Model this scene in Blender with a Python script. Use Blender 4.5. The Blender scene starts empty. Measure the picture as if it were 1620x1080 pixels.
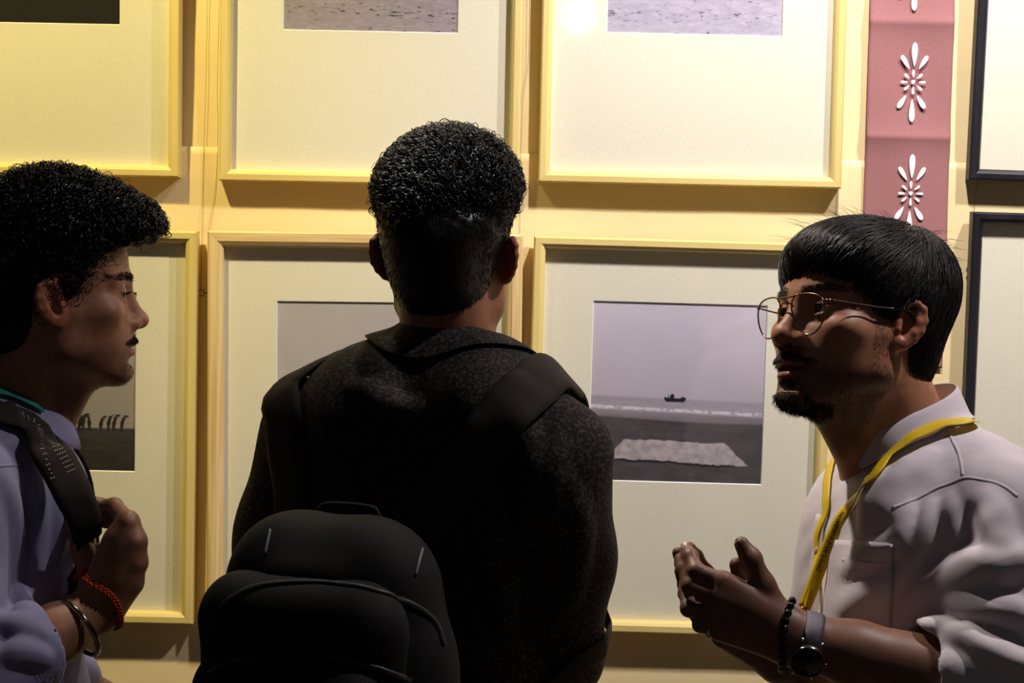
import bpy, bmesh, math, random
import numpy as np
from mathutils import Matrix, Vector

sc = bpy.context.scene
COL = sc.collection
random.seed(7)
RNG = np.random.default_rng(7)
PI = math.pi
def rad(a): return a * PI / 180.0

# ------------------------------------------------------------------ camera
F_PX = 3600.0
CAM = np.array([0.0, 0.0, 1.6])
_p, _r = rad(-3.0), rad(1.2)
_fw = np.array([0.0, math.cos(_p), math.sin(_p)])
_rt0 = np.array([1.0, 0.0, 0.0])
_up0 = np.array([0.0, -math.sin(_p), math.cos(_p)])
_rt = _rt0 * math.cos(_r) + _up0 * math.sin(_r)
_up = _up0 * math.cos(_r) - _rt0 * math.sin(_r)
cam_d = bpy.data.cameras.new('camera')
cam_d.sensor_width = 36.0
cam_d.sensor_fit = 'HORIZONTAL'
cam_d.lens = F_PX / 1620.0 * 36.0
cam_d.clip_start = 0.05
cam = bpy.data.objects.new('camera', cam_d)
COL.objects.link(cam)
cam.matrix_world = Matrix(((_rt[0], _up[0], -_fw[0], CAM[0]), (_rt[1], _up[1], -_fw[1], CAM[1]),
                           (_rt[2], _up[2], -_fw[2], CAM[2]), (0, 0, 0, 1)))
sc.camera = cam

def ray(px, py):
    d = _fw + _rt * ((px - 810.0) / F_PX) + _up * (-(py - 540.0) / F_PX)
    return d
def P(px, py, Y):
    """world point at distance Y (along +y) that the photograph shows at pixel px, py"""
    d = ray(px, py)
    return CAM + d * (Y / d[1])

# ------------------------------------------------------------------ world, lights, exposure
w = bpy.data.worlds.new('world'); sc.world = w; w.use_nodes = True
bg = w.node_tree.nodes['Background']
bg.inputs[0].default_value = (0.9, 0.85, 0.95, 1); bg.inputs[1].default_value = 0.012
def spot(name, loc, target, energy, color, size, blend, radius):
    l = bpy.data.lights.new(name, 'SPOT'); l.energy = energy; l.color = color
    l.spot_size = rad(size); l.spot_blend = blend; l.shadow_soft_size = radius
    o = bpy.data.objects.new(name, l); COL.objects.link(o)
    o.location = loc
    d = Vector(target) - Vector(loc)
    o.rotation_euler = d.to_track_quat('-Z', 'Y').to_euler()
    return o
WALL_Y = 3.6
spot('ceiling_or_fill_spotlight', (-0.95, 2.62, 3.0), (-0.85, WALL_Y, 1.94), 118, (1.0, 0.80, 0.33), 64, 0.85, 0.035)
spot('ceiling_or_fill_spotlight', (0.50, 2.66, 3.0), (0.50, WALL_Y, 1.88), 110, (1.0, 0.905, 0.90), 76, 0.9, 0.035)
spot('ceiling_or_fill_spotlight', (1.22, 2.58, 3.0), (0.92, WALL_Y - 0.25, 1.48), 90, (1.0, 0.91, 0.92), 108, 0.8, 0.035)
spot('ceiling_or_fill_spotlight', (-0.45, 3.15, 2.95), (0.42, 2.58, 1.36), 100, (1.0, 0.90, 0.80), 38, 0.6, 0.035)  # added fill spot brightening the white shirt's front, not a known fixture
spot('ceiling_or_fill_spotlight', (-0.15, 3.15, 2.95), (-0.53, 2.68, 1.36), 42, (1.0, 0.88, 0.74), 32, 0.6, 0.035)  # added fill for the strap-gripping hand and profile, no such lamp known
spot('ceiling_or_fill_spotlight', (0.24, -2.0, 2.33), (0.1, WALL_Y, 1.9), 5, (1.0, 0.97, 0.95), 60, 0.5, 0.05)
vs = sc.view_settings
vs.view_transform = 'Standard'; vs.look = 'None'; vs.gamma = 1.0; vs.use_curve_mapping = False
vs.exposure = 0.35

# ------------------------------------------------------------------ materials
def srgb(r, g, b):
    f = lambda c: (c / 255 / 12.92) if c / 255 <= 0.04045 else ((c / 255 + 0.055) / 1.055) ** 2.4
    return (f(r), f(g), f(b), 1.0)
class M:
    """tiny node helper"""
    def __init__(s, name, color=(0.5, 0.5, 0.5, 1), rough=0.6, spec=0.4, metal=0.0, **kw):
        s.m = bpy.data.materials.new(name); s.m.use_nodes = True
        s.t = s.m.node_tree; s.n = s.t.nodes; s.b = s.n['Principled BSDF']
        s.b.inputs['Base Color'].default_value = color
        s.b.inputs['Roughness'].default_value = rough
        s.b.inputs['Specular IOR Level'].default_value = spec
        s.b.inputs['Metallic'].default_value = metal
        for k, v in kw.items(): s.b.inputs[k].default_value = v
    def new(s, typ, **kw):
        n = s.n.new(typ)
        for k, v in kw.items():
            if k in n.inputs: n.inputs[k].default_value = v
            else: setattr(n, k, v)
        return n
    def link(s, a, b): s.t.links.new(a, b)
    def coords(s, scale=(1, 1, 1), rot=(0, 0, 0), kind='Object'):
        tc = s.new('ShaderNodeTexCoord'); mp = s.new('ShaderNodeMapping')
        mp.inputs['Scale'].default_value = scale; mp.inputs['Rotation'].default_value = rot
        s.link(tc.outputs[kind], mp.inputs[0]); return mp.outputs[0]
    def noise(s, vec, scale, detail=4, rough=0.55):
        n = s.new('ShaderNodeTexNoise'); n.inputs['Scale'].default_value = scale
        n.inputs['Detail'].default_value = detail; n.inputs['Roughness'].default_value = rough
        s.link(vec, n.inputs['Vector']); return n.outputs['Fac']
    def ramp(s, fac, stops):
        r = s.new('ShaderNodeValToRGB'); e = r.color_ramp.elements
        while len(e) < len(stops): e.new(0.5)
        for i, (p, c) in enumerate(stops): e[i].position = p; e[i].color = c
        s.link(fac, r.inputs[0]); return r.outputs[0]
    def color(s, out): s.link(out, s.b.inputs['Base Color'])
    def bump(s, h, strength=0.2, dist=0.002):
        b = s.new('ShaderNodeBump'); b.inputs['Strength'].default_value = strength
        b.inputs['Distance'].default_value = dist
        s.link(h, b.inputs['Height'])
        s.link(b.outputs[0], s.b.inputs['Normal'])
    def attr(s, name, tint=None):
        a = s.new('ShaderNodeAttribute'); a.attribute_name = name; return a.outputs['Color']
    def mul(s, a, b, fac=1.0, mode='MULTIPLY'):
        m = s.new('ShaderNodeMix'); m.data_type = 'RGBA'; m.blend_type = mode
        m.inputs[0].default_value = fac
        for sock, v in ((m.inputs[6], a), (m.inputs[7], b)):
            if isinstance(v, tuple): sock.default_value = v
            else: s.link(v, sock)
        return m.outputs[2]

def mat_wall():
    m = M('cream_wall_cloth', rough=0.85, spec=0.15)
    v = m.coords(); v2 = m.coords((1, 1, 2))
    n1 = m.noise(v, 3.0, 3); n2 = m.noise(v2, 14, 4)
    m.color(m.ramp(n1, [(0.3, srgb(236, 214, 160)), (0.7, srgb(243, 224, 172))]))
    m.bump(n2, 0.15, 0.003); return m.m
def mat_wood(name, c1, c2, scale=1.0, strength=1.0, along=(1, 1, 1), rough=0.5):
    m = M(name, rough=rough, spec=0.35)
    v = m.coords(along); v2 = m.coords(along)
    n = m.noise(v, 60 * scale, 5, 0.6)
    m.color(m.ramp(n, [(0.35, c1), (0.65, c2)]))
    m.bump(n, 0.08 * strength, 0.001); return m.m
def mat_glass():
    m = M('picture_glass'); t = m.t; n = m.n
    out = n['Material Output']; n.remove(m.b)
    tr = n.new('ShaderNodeBsdfTransparent'); gl = n.new('ShaderNodeBsdfGlossy'); gl.inputs['Roughness'].default_value = 0.04
    tr.inputs[0].default_value = (0.97, 0.985, 0.97, 1)
    lw = n.new('ShaderNodeLayerWeight'); pw = n.new('ShaderNodeMath'); pw.operation = 'POWER'; pw.inputs[1].default_value = 5
    ma = n.new('ShaderNodeMath'); ma.operation = 'MULTIPLY_ADD'; ma.inputs[1].default_value = 0.95; ma.inputs[2].default_value = 0.05
    t.links.new(lw.outputs['Facing'], pw.inputs[0]); t.links.new(pw.outputs[0], ma.inputs[0])
    mx = n.new('ShaderNodeMixShader')
    t.links.new(ma.outputs[0], mx.inputs[0]); t.links.new(tr.outputs[0], mx.inputs[1]); t.links.new(gl.outputs[0], mx.inputs[2])
    t.links.new(mx.outputs[0], out.inputs[0]); return m.m
def mat_attr(name, rough=0.6, spec=0.3, bump=None, **kw):
    m = M(name, rough=rough, spec=spec, **kw); m.color(m.attr('Col'))
    if bump:
        n = m.noise(m.coords(), bump[0], 3); m.bump(n, bump[1], bump[2])
    return m.m
def mat_plain(name, c, rough=0.6, spec=0.3, metal=0.0, bump=None, **kw):
    m = M(name, c, rough, spec, metal, **kw)
    if bump:
        n = m.noise(m.coords(), bump[0], 3); m.bump(n, bump[1], bump[2])
        m.color(m.ramp(n, [(0.3, tuple(x * 0.88 for x in c[:3]) + (1,)), (0.7, tuple(min(1, x * 1.08) for x in c[:3]) + (1,))]))
    return m.m
MW = mat_wall()
M_FRAME_V = mat_wood('pale_yellow_wood_upright', srgb(222, 199, 120), srgb(230, 210, 136), 1, 1, (1, 1, 0.05))
M_FRAME_H = mat_wood('pale_yellow_wood_level', srgb(222, 199, 120), srgb(230, 210, 136), 1, 1, (0.05, 1, 1))
M_PINE_V = mat_wood('pine_wood_upright', srgb(214, 180, 118), srgb(238, 214, 156), 3.0, 2, (1, 1, 0.025), 0.55)
M_PINE_H = mat_wood('pine_wood_level', srgb(214, 180, 118), srgb(238, 214, 156), 3.0, 2, (0.025, 1, 1), 0.55)
M_BLACK = mat_wood('black_painted_wood', srgb(24, 24, 28), srgb(34, 34, 40), 1, 1, (1, 1, 0.1), 0.45)
M_MATB = mat_plain('cream_mat_board', srgb(240, 234, 214), 0.9, 0.1, bump=(900, 0.25, 0.0004))
M_MATW = mat_plain('white_mat_core', srgb(250, 248, 240), 0.8, 0.1)
M_GLASS = mat_glass()
M_PRINT = mat_attr('photo_print', 0.55, 0.25)
M_BACK = mat_plain('brown_backing_board', srgb(140, 105, 70), 0.9, 0.1)

# ------------------------------------------------------------------ object helpers
def tag(o, label=None, cat=None, group=None, kind=None):
    if label: o['label'] = label
    if cat: o['category'] = cat
    if group: o['group'] = group
    if kind: o['kind'] = kind
    return o
def empty(name, loc, label=None, cat=None, group=None):
    o = bpy.data.objects.new(name, None); COL.objects.link(o); o.location = tuple(float(x) for x in loc)
    o.empty_display_size = 0.05
    return tag(o, label, cat, group)
def origin_of(o):
    p = np.zeros(3)
    while o is not None: p += np.array(o.location); o = o.parent
    return p
def mk(name, verts, faces, mat, parent=None, smooth=True, col=None, loc=None):
    """one mesh object from world-space vertices; faces: list of arrays (n,3)/(n,4) or a list of tuples"""
    verts = np.asarray(verts, np.float64).reshape(-1, 3)
    base = origin_of(parent) if parent is not None else np.zeros(3)
    if loc is None: loc = base if parent is not None else np.array([verts[:, 0].mean(), verts[:, 1].mean(), verts[:, 2].min()])
    me = bpy.data.meshes.new(name)
    if isinstance(faces, np.ndarray):
        nf, k = faces.shape
        me.vertices.add(len(verts)); me.vertices.foreach_set('co', (verts - loc).astype(np.float32).ravel())
        me.loops.add(nf * k); me.loops.foreach_set('vertex_index', faces.astype(np.int32).ravel())
        me.polygons.add(nf); me.polygons.foreach_set('loop_start', np.arange(0, nf * k, k, dtype=np.int32))
        me.update(calc_edges=True)
    else:
        me.from_pydata((verts - loc).tolist(), [], [list(map(int, f)) for f in faces]); me.update()
    if smooth: me.polygons.foreach_set('use_smooth', np.ones(len(me.polygons), bool))
    if col is not None:
        ca = me.color_attributes.new('Col', 'FLOAT_COLOR', 'POINT')
        c = np.ones((len(verts), 4), np.float32); c[:, :3] = np.asarray(col)[:, :3]
        ca.data.foreach_set('color', c.ravel())
    me.validate()
    if mat is not None: me.materials.append(mat)
    o = bpy.data.objects.new(name, me); COL.objects.link(o)
    if parent is not None: o.parent = parent; o.location = tuple(loc - base)
    else: o.location = tuple(loc)
    return o
def fix_normals(o):
    bm = bmesh.new(); bm.from_mesh(o.data); bmesh.ops.recalc_face_normals(bm, faces=bm.faces); bm.to_mesh(o.data); bm.free()
def box_vf(lo, hi):
    x0, y0, z0 = lo; x1, y1, z1 = hi
    v = [(x0, y0, z0), (x1, y0, z0), (x1, y1, z0), (x0, y1, z0), (x0, y0, z1), (x1, y0, z1), (x1, y1, z1), (x0, y1, z1)]
    f = [(0, 3, 2, 1), (4, 5, 6, 7), (0, 1, 5, 4), (1, 2, 6, 5), (2, 3, 7, 6), (3, 0, 4, 7)]
    return np.array(v, float), f
def box(name, lo, hi, mat, parent=None):
    v, f = box_vf(lo, hi); return mk(name, v, f, mat, parent, smooth=False)
def frames_along(pts, up=None):
    pts = np.asarray(pts, float); t = np.gradient(pts, axis=0); t /= np.linalg.norm(t, axis=1, keepdims=True) + 1e-12
    if up is None:
        ref = np.array([0, 0, 1.0]) if abs(t[0][2]) < 0.9 else np.array([1.0, 0, 0])
        n = ref - t[0] * (ref @ t[0]); n /= np.linalg.norm(n); N = [n]
        for i in range(1, len(pts)):
            n = N[-1] - t[i] * (N[-1] @ t[i]); n /= np.linalg.norm(n) + 1e-12; N.append(n)
        N = np.array(N)
    else:
        N = np.asarray(up, float); N = N - t * (N * t).sum(1, keepdims=True); N /= np.linalg.norm(N, axis=1, keepdims=True) + 1e-12
    return t, N, np.cross(t, N)
def tube_vf(pts, r, sides=8, closed=False):
    pts = np.asarray(pts, float); n = len(pts); r = np.broadcast_to(np.asarray(r, float), (n,))
    if closed:
        ext = np.vstack([pts[-1:], pts, pts[:1]]); t, N, B = frames_along(ext); N, B = N[1:-1], B[1:-1]
    else: t, N, B = frames_along(pts)
    a = np.linspace(0, 2 * PI, sides, endpoint=False)
    V = pts[:, None] + r[:, None, None] * (np.cos(a)[None, :, None] * N[:, None] + np.sin(a)[None, :, None] * B[:, None])
    V = V.reshape(-1, 3); f = []
    m = n if closed else n - 1
    for i in range(m):
        j = (i + 1) % n
        for s in range(sides):
            q = (s + 1) % sides
            f.append((i * sides + s, i * sides + q, j * sides + q, j * sides + s))
    if not closed: f.append(tuple(range(sides - 1, -1, -1))); f.append(tuple((n - 1) * sides + s for s in range(sides)))
    return V, f
def tube(name, pts, r, mat, parent=None, sides=8, closed=False):
    V, f = tube_vf(pts, r, sides, closed); o = mk(name, V, f, mat, parent); fix_normals(o); return o
def ribbon_vf(pts, normals, width, thick, nw=6, rounded=True, closed=False, bulge=0.0):
    """strap swept along pts, flat side facing normals"""
    pts = np.asarray(pts, float); n = len(pts)
    width = np.broadcast_to(np.asarray(width, float), (n,)); thick = np.broadcast_to(np.asarray(thick, float), (n,))
    if closed:
        t, N, B = frames_along(np.vstack([pts[-1:], pts, pts[:1]]), np.vstack([normals[-1:], normals, normals[:1]])); N, B = N[1:-1], B[1:-1]
    else: t, N, B = frames_along(pts, normals)
    prof = []
    us = np.linspace(-1, 1, nw + 1)
    for u in us: prof.append((u, 0.5 * (1 - (abs(u) ** 6 if rounded else 0) * 0.7) + bulge * (1 - u * u)))
    for u in us[::-1]: prof.append((u, -0.5 * (1 - (abs(u) ** 6 if rounded else 0) * 0.7)))
    prof = np.array(prof); k = len(prof)
    V = pts[:, None] + B[:, None] * (prof[None, :, 0, None] * width[:, None, None] / 2) + N[:, None] * (prof[None, :, 1, None] * thick[:, None, None])
    V = V.reshape(-1, 3); f = []
    for i in range(n if closed else n - 1):
        j = (i + 1) % n
        for s in range(k):
            q = (s + 1) % k
            f.append((i * k + s, i * k + q, j * k + q, j * k + s))
    if not closed: f.append(tuple(range(k - 1, -1, -1))); f.append(tuple((n - 1) * k + s for s in range(k)))
    return V, f
def ribbon(name, pts, normals, width, thick, mat, parent=None, **kw):
    V, f = ribbon_vf(pts, normals, width, thick, **kw); o = mk(name, V, f, mat, parent); fix_normals(o); return o
def resample(pts, n):
    """smooth Catmull-Rom resampling of a polyline"""
    pts = np.asarray(pts, float); q = np.vstack([2 * pts[0] - pts[1], pts, 2 * pts[-1] - pts[-2]])
    seg = np.linalg.norm(np.diff(pts, axis=0), axis=1); s = np.concatenate([[0], np.cumsum(seg)])
    out = []
    for u in np.linspace(0, s[-1], n):
        i = min(np.searchsorted(s, u, side='right') - 1, len(pts) - 2); t = (u - s[i]) / max(seg[i], 1e-9)
        p0, p1, p2, p3 = q[i], q[i + 1], q[i + 2], q[i + 3]
        out.append(0.5 * (2 * p1 + (p2 - p0) * t + (2 * p0 - 5 * p1 + 4 * p2 - p3) * t ** 2 + (3 * p1 - p0 - 3 * p2 + p3) * t ** 3))
    return np.array(out)

# numpy value noise made of random sines
class SineNoise:
    def __init__(s, seed, freq, n=14, aniso=(1, 1, 1)):
        g = np.random.default_rng(seed); d = g.normal(size=(n, 3)); d /= np.linalg.norm(d, axis=1, keepdims=True)
        s.k = (d * np.array(aniso) * freq * g.uniform(0.6, 1.5, (n, 1))).astype(np.float32) * 2 * PI; s.ph = g.uniform(0, 2 * PI, n).astype(np.float32); s.n = n
    def __call__(s, p):
        out = np.zeros(len(p), np.float32)
        for k, ph in zip(s.k, s.ph): out += np.sin(p @ k.astype(p.dtype) + ph)
        return out / math.sqrt(s.n)
def vnoise2(seed, u, v):
    """smooth lattice noise on 2-D arrays, 0..1"""
    g = np.random.default_rng(seed); L = g.random((64, 64))
    iu, iv = np.floor(u).astype(int), np.floor(v).astype(int); fu, fv = u - iu, v - iv
    fu, fv = fu * fu * (3 - 2 * fu), fv * fv * (3 - 2 * fv)
    a, b, c, d = L[iu % 64, iv % 64], L[(iu + 1) % 64, iv % 64], L[iu % 64, (iv + 1) % 64], L[(iu + 1) % 64, (iv + 1) % 64]
    return (a * (1 - fu) + b * fu) * (1 - fv) + (c * (1 - fu) + d * fu) * fv
def fbm2(seed, u, v, o=4):
    s, a, t = 0, 0.5, 0
    for i in range(o): s = s + a * vnoise2(seed + i, u * 2 ** i, v * 2 ** i); t += a; a *= 0.5
    return s / t

# ------------------------------------------------------------------ room
fl = box('floor', (-4, -2.5, -0.1), (4, WALL_Y + 0.2, 0), mat_plain('grey_floor_tile', srgb(120, 108, 96), 0.5, 0.4, bump=(6, 0.1, 0.002)))
tag(fl, 'plain grey floor', None, None, 'structure')
wall = box('wall_back', (-4, WALL_Y + 0.004, 0), (4, WALL_Y + 0.2, 3.4), mat_plain('wall_board', srgb(225, 205, 155), 0.9, 0.1))
tag(wall, 'cream cloth-covered exhibition wall', None, None, 'structure')
# two cloth widths cover the board, the lower one laps over the upper
def cloth(z0, z1, dy, seed):
    nx, nz = 260, int((z1 - z0) / 0.012)
    X, Z = np.meshgrid(np.linspace(-2.2, 2.2, nx), np.linspace(z0, z1, nz))
    slope = -0.0 * X
    Yy = WALL_Y - dy + 0.0016 * (fbm2(seed, X * 6 + 30, Z * 9 + 20, 3) - 0.5) * 2
    Yy = np.minimum(Yy, WALL_Y + 0.003)
    V = np.stack([X, Yy, Z + slope], -1).reshape(-1, 3)
    i = (np.arange(nz - 1)[:, None] * nx + np.arange(nx - 1)[None]).ravel()
    F = np.stack([i, i + 1, i + nx + 1, i + nx], 1)
    o = mk('cloth_panel', V, F, MW, wall)
    mod = o.modifiers.new('thick', 'SOLIDIFY'); mod.thickness = 0.0012; mod.offset = -1
    return o
seam_z = P(840, 243, WALL_Y)[2]
cloth(seam_z - 0.01, 3.35, 0.001, 3); cloth(0.02, seam_z, 0.005, 9)

# ------------------------------------------------------------------ picture frames
S_F = F_PX / 3.565   # pixels per metre on the frames' front face
D_F = 0.030
def picture_frame(corner_px, corner, W, H, ang, lean, rw, print_box, mats, label, group, paint, mat_margin=True, gap=0.006):
    """corner: which outer corner sits at corner_px ('bl','br','tl','tr'); sizes in pixels at the frame plane;
       print_box = (left, top, width, height) of the print opening, in pixels from the outer top-left corner"""
    W, H, rw = W / S_F, H / S_F, rw / S_F
    cu = {'l': -W / 2, 'r': W / 2}[corner[1]]; cv = {'b': -H / 2, 't': H / 2}[corner[0]]
    a, le = rad(ang), rad(lean)
    U = np.array([math.cos(a), 0, math.sin(a)]); V0 = np.array([-math.sin(a), 0, math.cos(a)])
    out0 = np.array([0, -1.0, 0])
    Vv = V0 * math.cos(le) + out0 * math.sin(le); Wv = out0 * math.cos(le) - V0 * math.sin(le)
    yb = WALL_Y - gap                                   # the lower back edge rests near the wall
    # back-bottom line of the frame at yb; distance of the anchor corner's front
    yc = yb + (Wv[1] * D_F) + (Vv[1] * (cv + H / 2))
    A = P(corner_px[0], corner_px[1], yc)
    C = A - U * cu - Vv * cv - Wv * D_F
    g = lambda u, v, ww: C + U * u + Vv * v + Wv * ww
    root = empty('picture_frame', g(0, -H / 2, 0), label, 'picture frame', group)
    prof = [(0, 0), (0, D_F - 0.003), (0.0025, D_F), (rw * 0.62, D_F), (rw * 0.86, D_F - 0.003), (rw, D_F - 0.007), (rw, 0.0)]
    for nm, (p0, p1) in dict(bottom=((-1, -1), (1, -1)), right=((1, -1), (1, 1)), top=((1, 1), (-1, 1)), left=((-1, 1), (-1, -1))).items():
        vs_ = []
        for (su, sv) in (p0, p1):
            for (t, ww) in prof: vs_.append(g(su * (W / 2 - t), sv * (H / 2 - t), ww))
        k = len(prof); f = [(i, (i + 1) % k, k + (i + 1) % k, k + i) for i in range(k)] + [tuple(range(k))[::-1], tuple(range(k, 2 * k))]
        o = mk('rail', vs_, f, mats[0] if nm in ('left', 'right') else mats[1], root, smooth=False); fix_normals(o)
        b = o.modifiers.new('bevel', 'BEVEL'); b.width = 0.0005; b.segments = 2; b.limit_method = 'ANGLE'
    wm = D_F - 0.019
    pl, pt, pw, ph = [x / S_F for x in print_box]
    u0, u1 = -W / 2 + pl, -W / 2 + pl + pw; v1, v0 = H / 2 - pt, H / 2 - pt - ph
    iu, iv = W / 2 - rw + 0.002, H / 2 - rw + 0.002; bv = 0.002
    out = [(-iu, -iv), (iu, -iv), (iu, iv), (-iu, iv)]; inn = [(u0, v0), (u1, v0), (u1, v1), (u0, v1)]
    inb = [(u0 + bv * 0.6, v0 + bv * 0.6), (u1 - bv * 0.6, v0 + bv * 0.6), (u1 - bv * 0.6, v1 - bv * 0.6), (u0 + bv * 0.6, v1 - bv * 0.6)]
    vs_ = [g(u, v, wm) for u, v in out] + [g(u, v, wm) for u, v in inn] + [g(u, v, wm - bv) for u, v in inb] + [g(u, v, wm - bv) for u, v in out]
    f = []
    for i in range(4):
        j = (i + 1) % 4
        f += [(i, j, 4 + j, 4 + i), (4 + i, 4 + j, 8 + j, 8 + i), (8 + i, 8 + j, 12 + j, 12 + i), (12 + i, 12 + j, j, i)]
    mb = mk('mat_board', vs_, f, M_MATB, root, smooth=False); fix_normals(mb)
    mb.data.materials.append(M_MATW)
    for q, pol in enumerate(mb.data.polygons):
        if q % 4 == 1: pol.material_index = 1
    # print
    us, vv, colf = paint
    UU, VV = np.meshgrid(us, vv)
    c = colf(UU, VV)
    x0, x1, y0, y1 = u0 - 0.003, u1 + 0.003, v0 - 0.003, v1 + 0.003
    Pv = C + U * (x0 + (x1 - x0) * UU)[..., None] + Vv * (y1 - (y1 - y0) * VV)[..., None] + Wv * (wm - bv - 0.0004)
    nx, nv = len(us), len(vv); i = (np.arange(nv - 1)[:, None] * nx + np.arange(nx - 1)[None]).ravel()
    mk('photo_print', Pv.reshape(-1, 3), np.stack([i, i + nx, i + nx + 1, i + 1], 1), M_PRINT, root, smooth=False, col=c.reshape(-1, 3))
    bvx = []
    for ww in (0.001, 0.004):
        bvx += [g(u, v, ww) for u, v in out]
    bk = mk('backing_board', bvx, [(0, 3, 2, 1), (4, 5, 6, 7), (0, 1, 5, 4), (1, 2, 6, 5), (2, 3, 7, 6), (3, 0, 4, 7)], M_BACK, root, smooth=False); fix_normals(bk)
    gx = []
    for ww in (wm + 0.003, wm + 0.005):
        gx += [g(u, v, ww) for u, v in out]
    gl = mk('glass_pane', [gx[k] for k in range(4, 8)], [(0, 1, 2, 3)], M_GLASS, root, smooth=False)
    return root

L3 = lambda r, g_, b: np.array(srgb(r, g_, b)[:3])
def mixc(a, b, t): return a + (b - a) * np.clip(t, 0, 1)[..., None]
def sstep(a, b, x): t = np.clip((x - a) / (b - a), 0, 1); return t * t * (3 - 2 * t)
def paint_dark(u, v):
    c = np.zeros(u.shape + (3,)); c[:] = L3(30, 29, 26)
    return c * (0.9 + 0.25 * fbm2(1, u * 30, v * 30))[..., None]
def paint_beach(seed, base, dark, amount):
    def f(u, v):
        c = np.zeros(u.shape + (3,)); c[:] = base
        g = fbm2(seed, u * 18, v * 60, 4); c = c * (0.82 + 0.36 * g)[..., None]
        fine = fbm2(seed + 9, u * 60, v * 200, 3); c = c * (0.86 + 0.28 * fine)[..., None]
        d = fbm2(seed + 20, u * 26, v * 130, 3) - 0.05 * np.sin(v * 55)
        return mixc(c, dark, sstep(0.70 - amount, 0.80 - amount, d))
    return f
def paint_cloud(u, v):
    c = np.zeros(u.shape + (3,)); c[:] = L3(186, 178, 182)
    return c * (0.86 + 0.28 * fbm2(40, u * 4, v * 4, 4))[..., None]
def paint_boat(u, v):
    sky = mixc(np.broadcast_to(L3(214, 205, 220), u.shape + (3,)), L3(190, 180, 194), v * 1.9) * (0.93 + 0.14 * fbm2(50, u * 4, v * 4, 4))[..., None]
    hz = 0.525 + 0.018 * u
    sea = mixc(np.broadcast_to(L3(158, 150, 162), u.shape + (3,)), L3(172, 164, 176), (v - hz) * 12) * (0.88 + 0.24 * fbm2(51, u * 20, v * 110, 3))[..., None]
    c = mixc(sky, sea, sstep(hz - 0.012, hz + 0.012, v) * 0.85)
    wz = 0.583 + 0.026 * u + 0.004 * (fbm2(52, u * 40, v * 0, 3) - 0.5)
    wave = sstep(0.012, 0.004, np.abs(v - wz)) * sstep(0.25, 0.55, fbm2(53, u * 60, v * 90, 2))
    c = mixc(c, L3(222, 216, 224), wave)
    wet = mixc(np.broadcast_to(L3(150, 142, 150), u.shape + (3,)), L3(128, 120, 128), sstep(0.6, 0.645, v)) * (0.92 + 0.16 * fbm2(54, u * 9, v * 60, 3))[..., None]
    c = mixc(c, wet, sstep(wz + 0.012, wz + 0.018, v))
    sz = 0.628 + 0.026 * u + 0.014 * np.sin(u * 3.3) * u
    sand = np.broadcast_to(L3(80, 75, 80), u.shape + (3,)) * (0.62 + 0.75 * fbm2(55, u * 8, v * 26, 5))[..., None]
    sand = sand * (0.85 + 0.3 * fbm2(56, u * 90, v * 120, 2))[..., None]
    c = mixc(c, sand, sstep(sz, sz + 0.014, v))
    # woven mat lying on the sand
    n1 = (fbm2(57, u * 30, v * 5, 3) - 0.5) * 0.02; n2 = (fbm2(58, u * 5, v * 30, 3) - 0.5) * 0.02
    top = 0.755 + 0.016 * u + n1; bot = 0.865 + 0.035 * u + n1
    lf = 0.205 - 0.85 * (v - 0.755) + n2; rt_ = 0.775 + 1.12 * (v - 0.765) + n2
    inm = sstep(top, top + 0.006, v) * sstep(bot, bot - 0.008, v) * sstep(lf, lf + 0.008, u) * sstep(rt_, rt_ - 0.008, u)
    cloth_c = np.broadcast_to(L3(182, 172, 176), u.shape + (3,)) * (0.6 + 0.75 * fbm2(59, u * 34, v * 44, 5))[..., None]
    c = mixc(c, cloth_c, inm)
    c = mixc(c, L3(34, 32, 36), sstep(bot - 0.004, bot, v) * sstep(bot + 0.014, bot + 0.004, v) * sstep(0.13, 0.2, u) * sstep(0.88, 0.8, u))
    # fishing boat
    bu, bz = (u - 0.488) / 0.062, (v - 0.537 - 0.002)
    hull = (np.abs(bu) < 1.0 - np.clip(bz - 0.0, 0, 1) * 22) & (bz > -0.010 - 0.006 * np.abs(bu) ** 3) & (bz < 0.010)
    cab = (np.abs(bu + 0.28) < 0.2) & (bz > -0.026) & (bz < 0)
    cab |= (np.abs(bu + 0.25) < 0.1) & (bz > -0.031) & (bz < 0)
    mast = (np.abs(bu + 0.62) < 0.035) & (bz > -0.030) & (bz < 0)
    mast |= (np.abs(bu - 0.62) < 0.05) & (bz > -0.02) & (bz < 0); mast |= (np.abs(bu - 0.72) < 0.1) & (bz > -0.014) & (bz < 0)
    c[hull | cab | mast] = L3(38, 36, 38)
    return c
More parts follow.
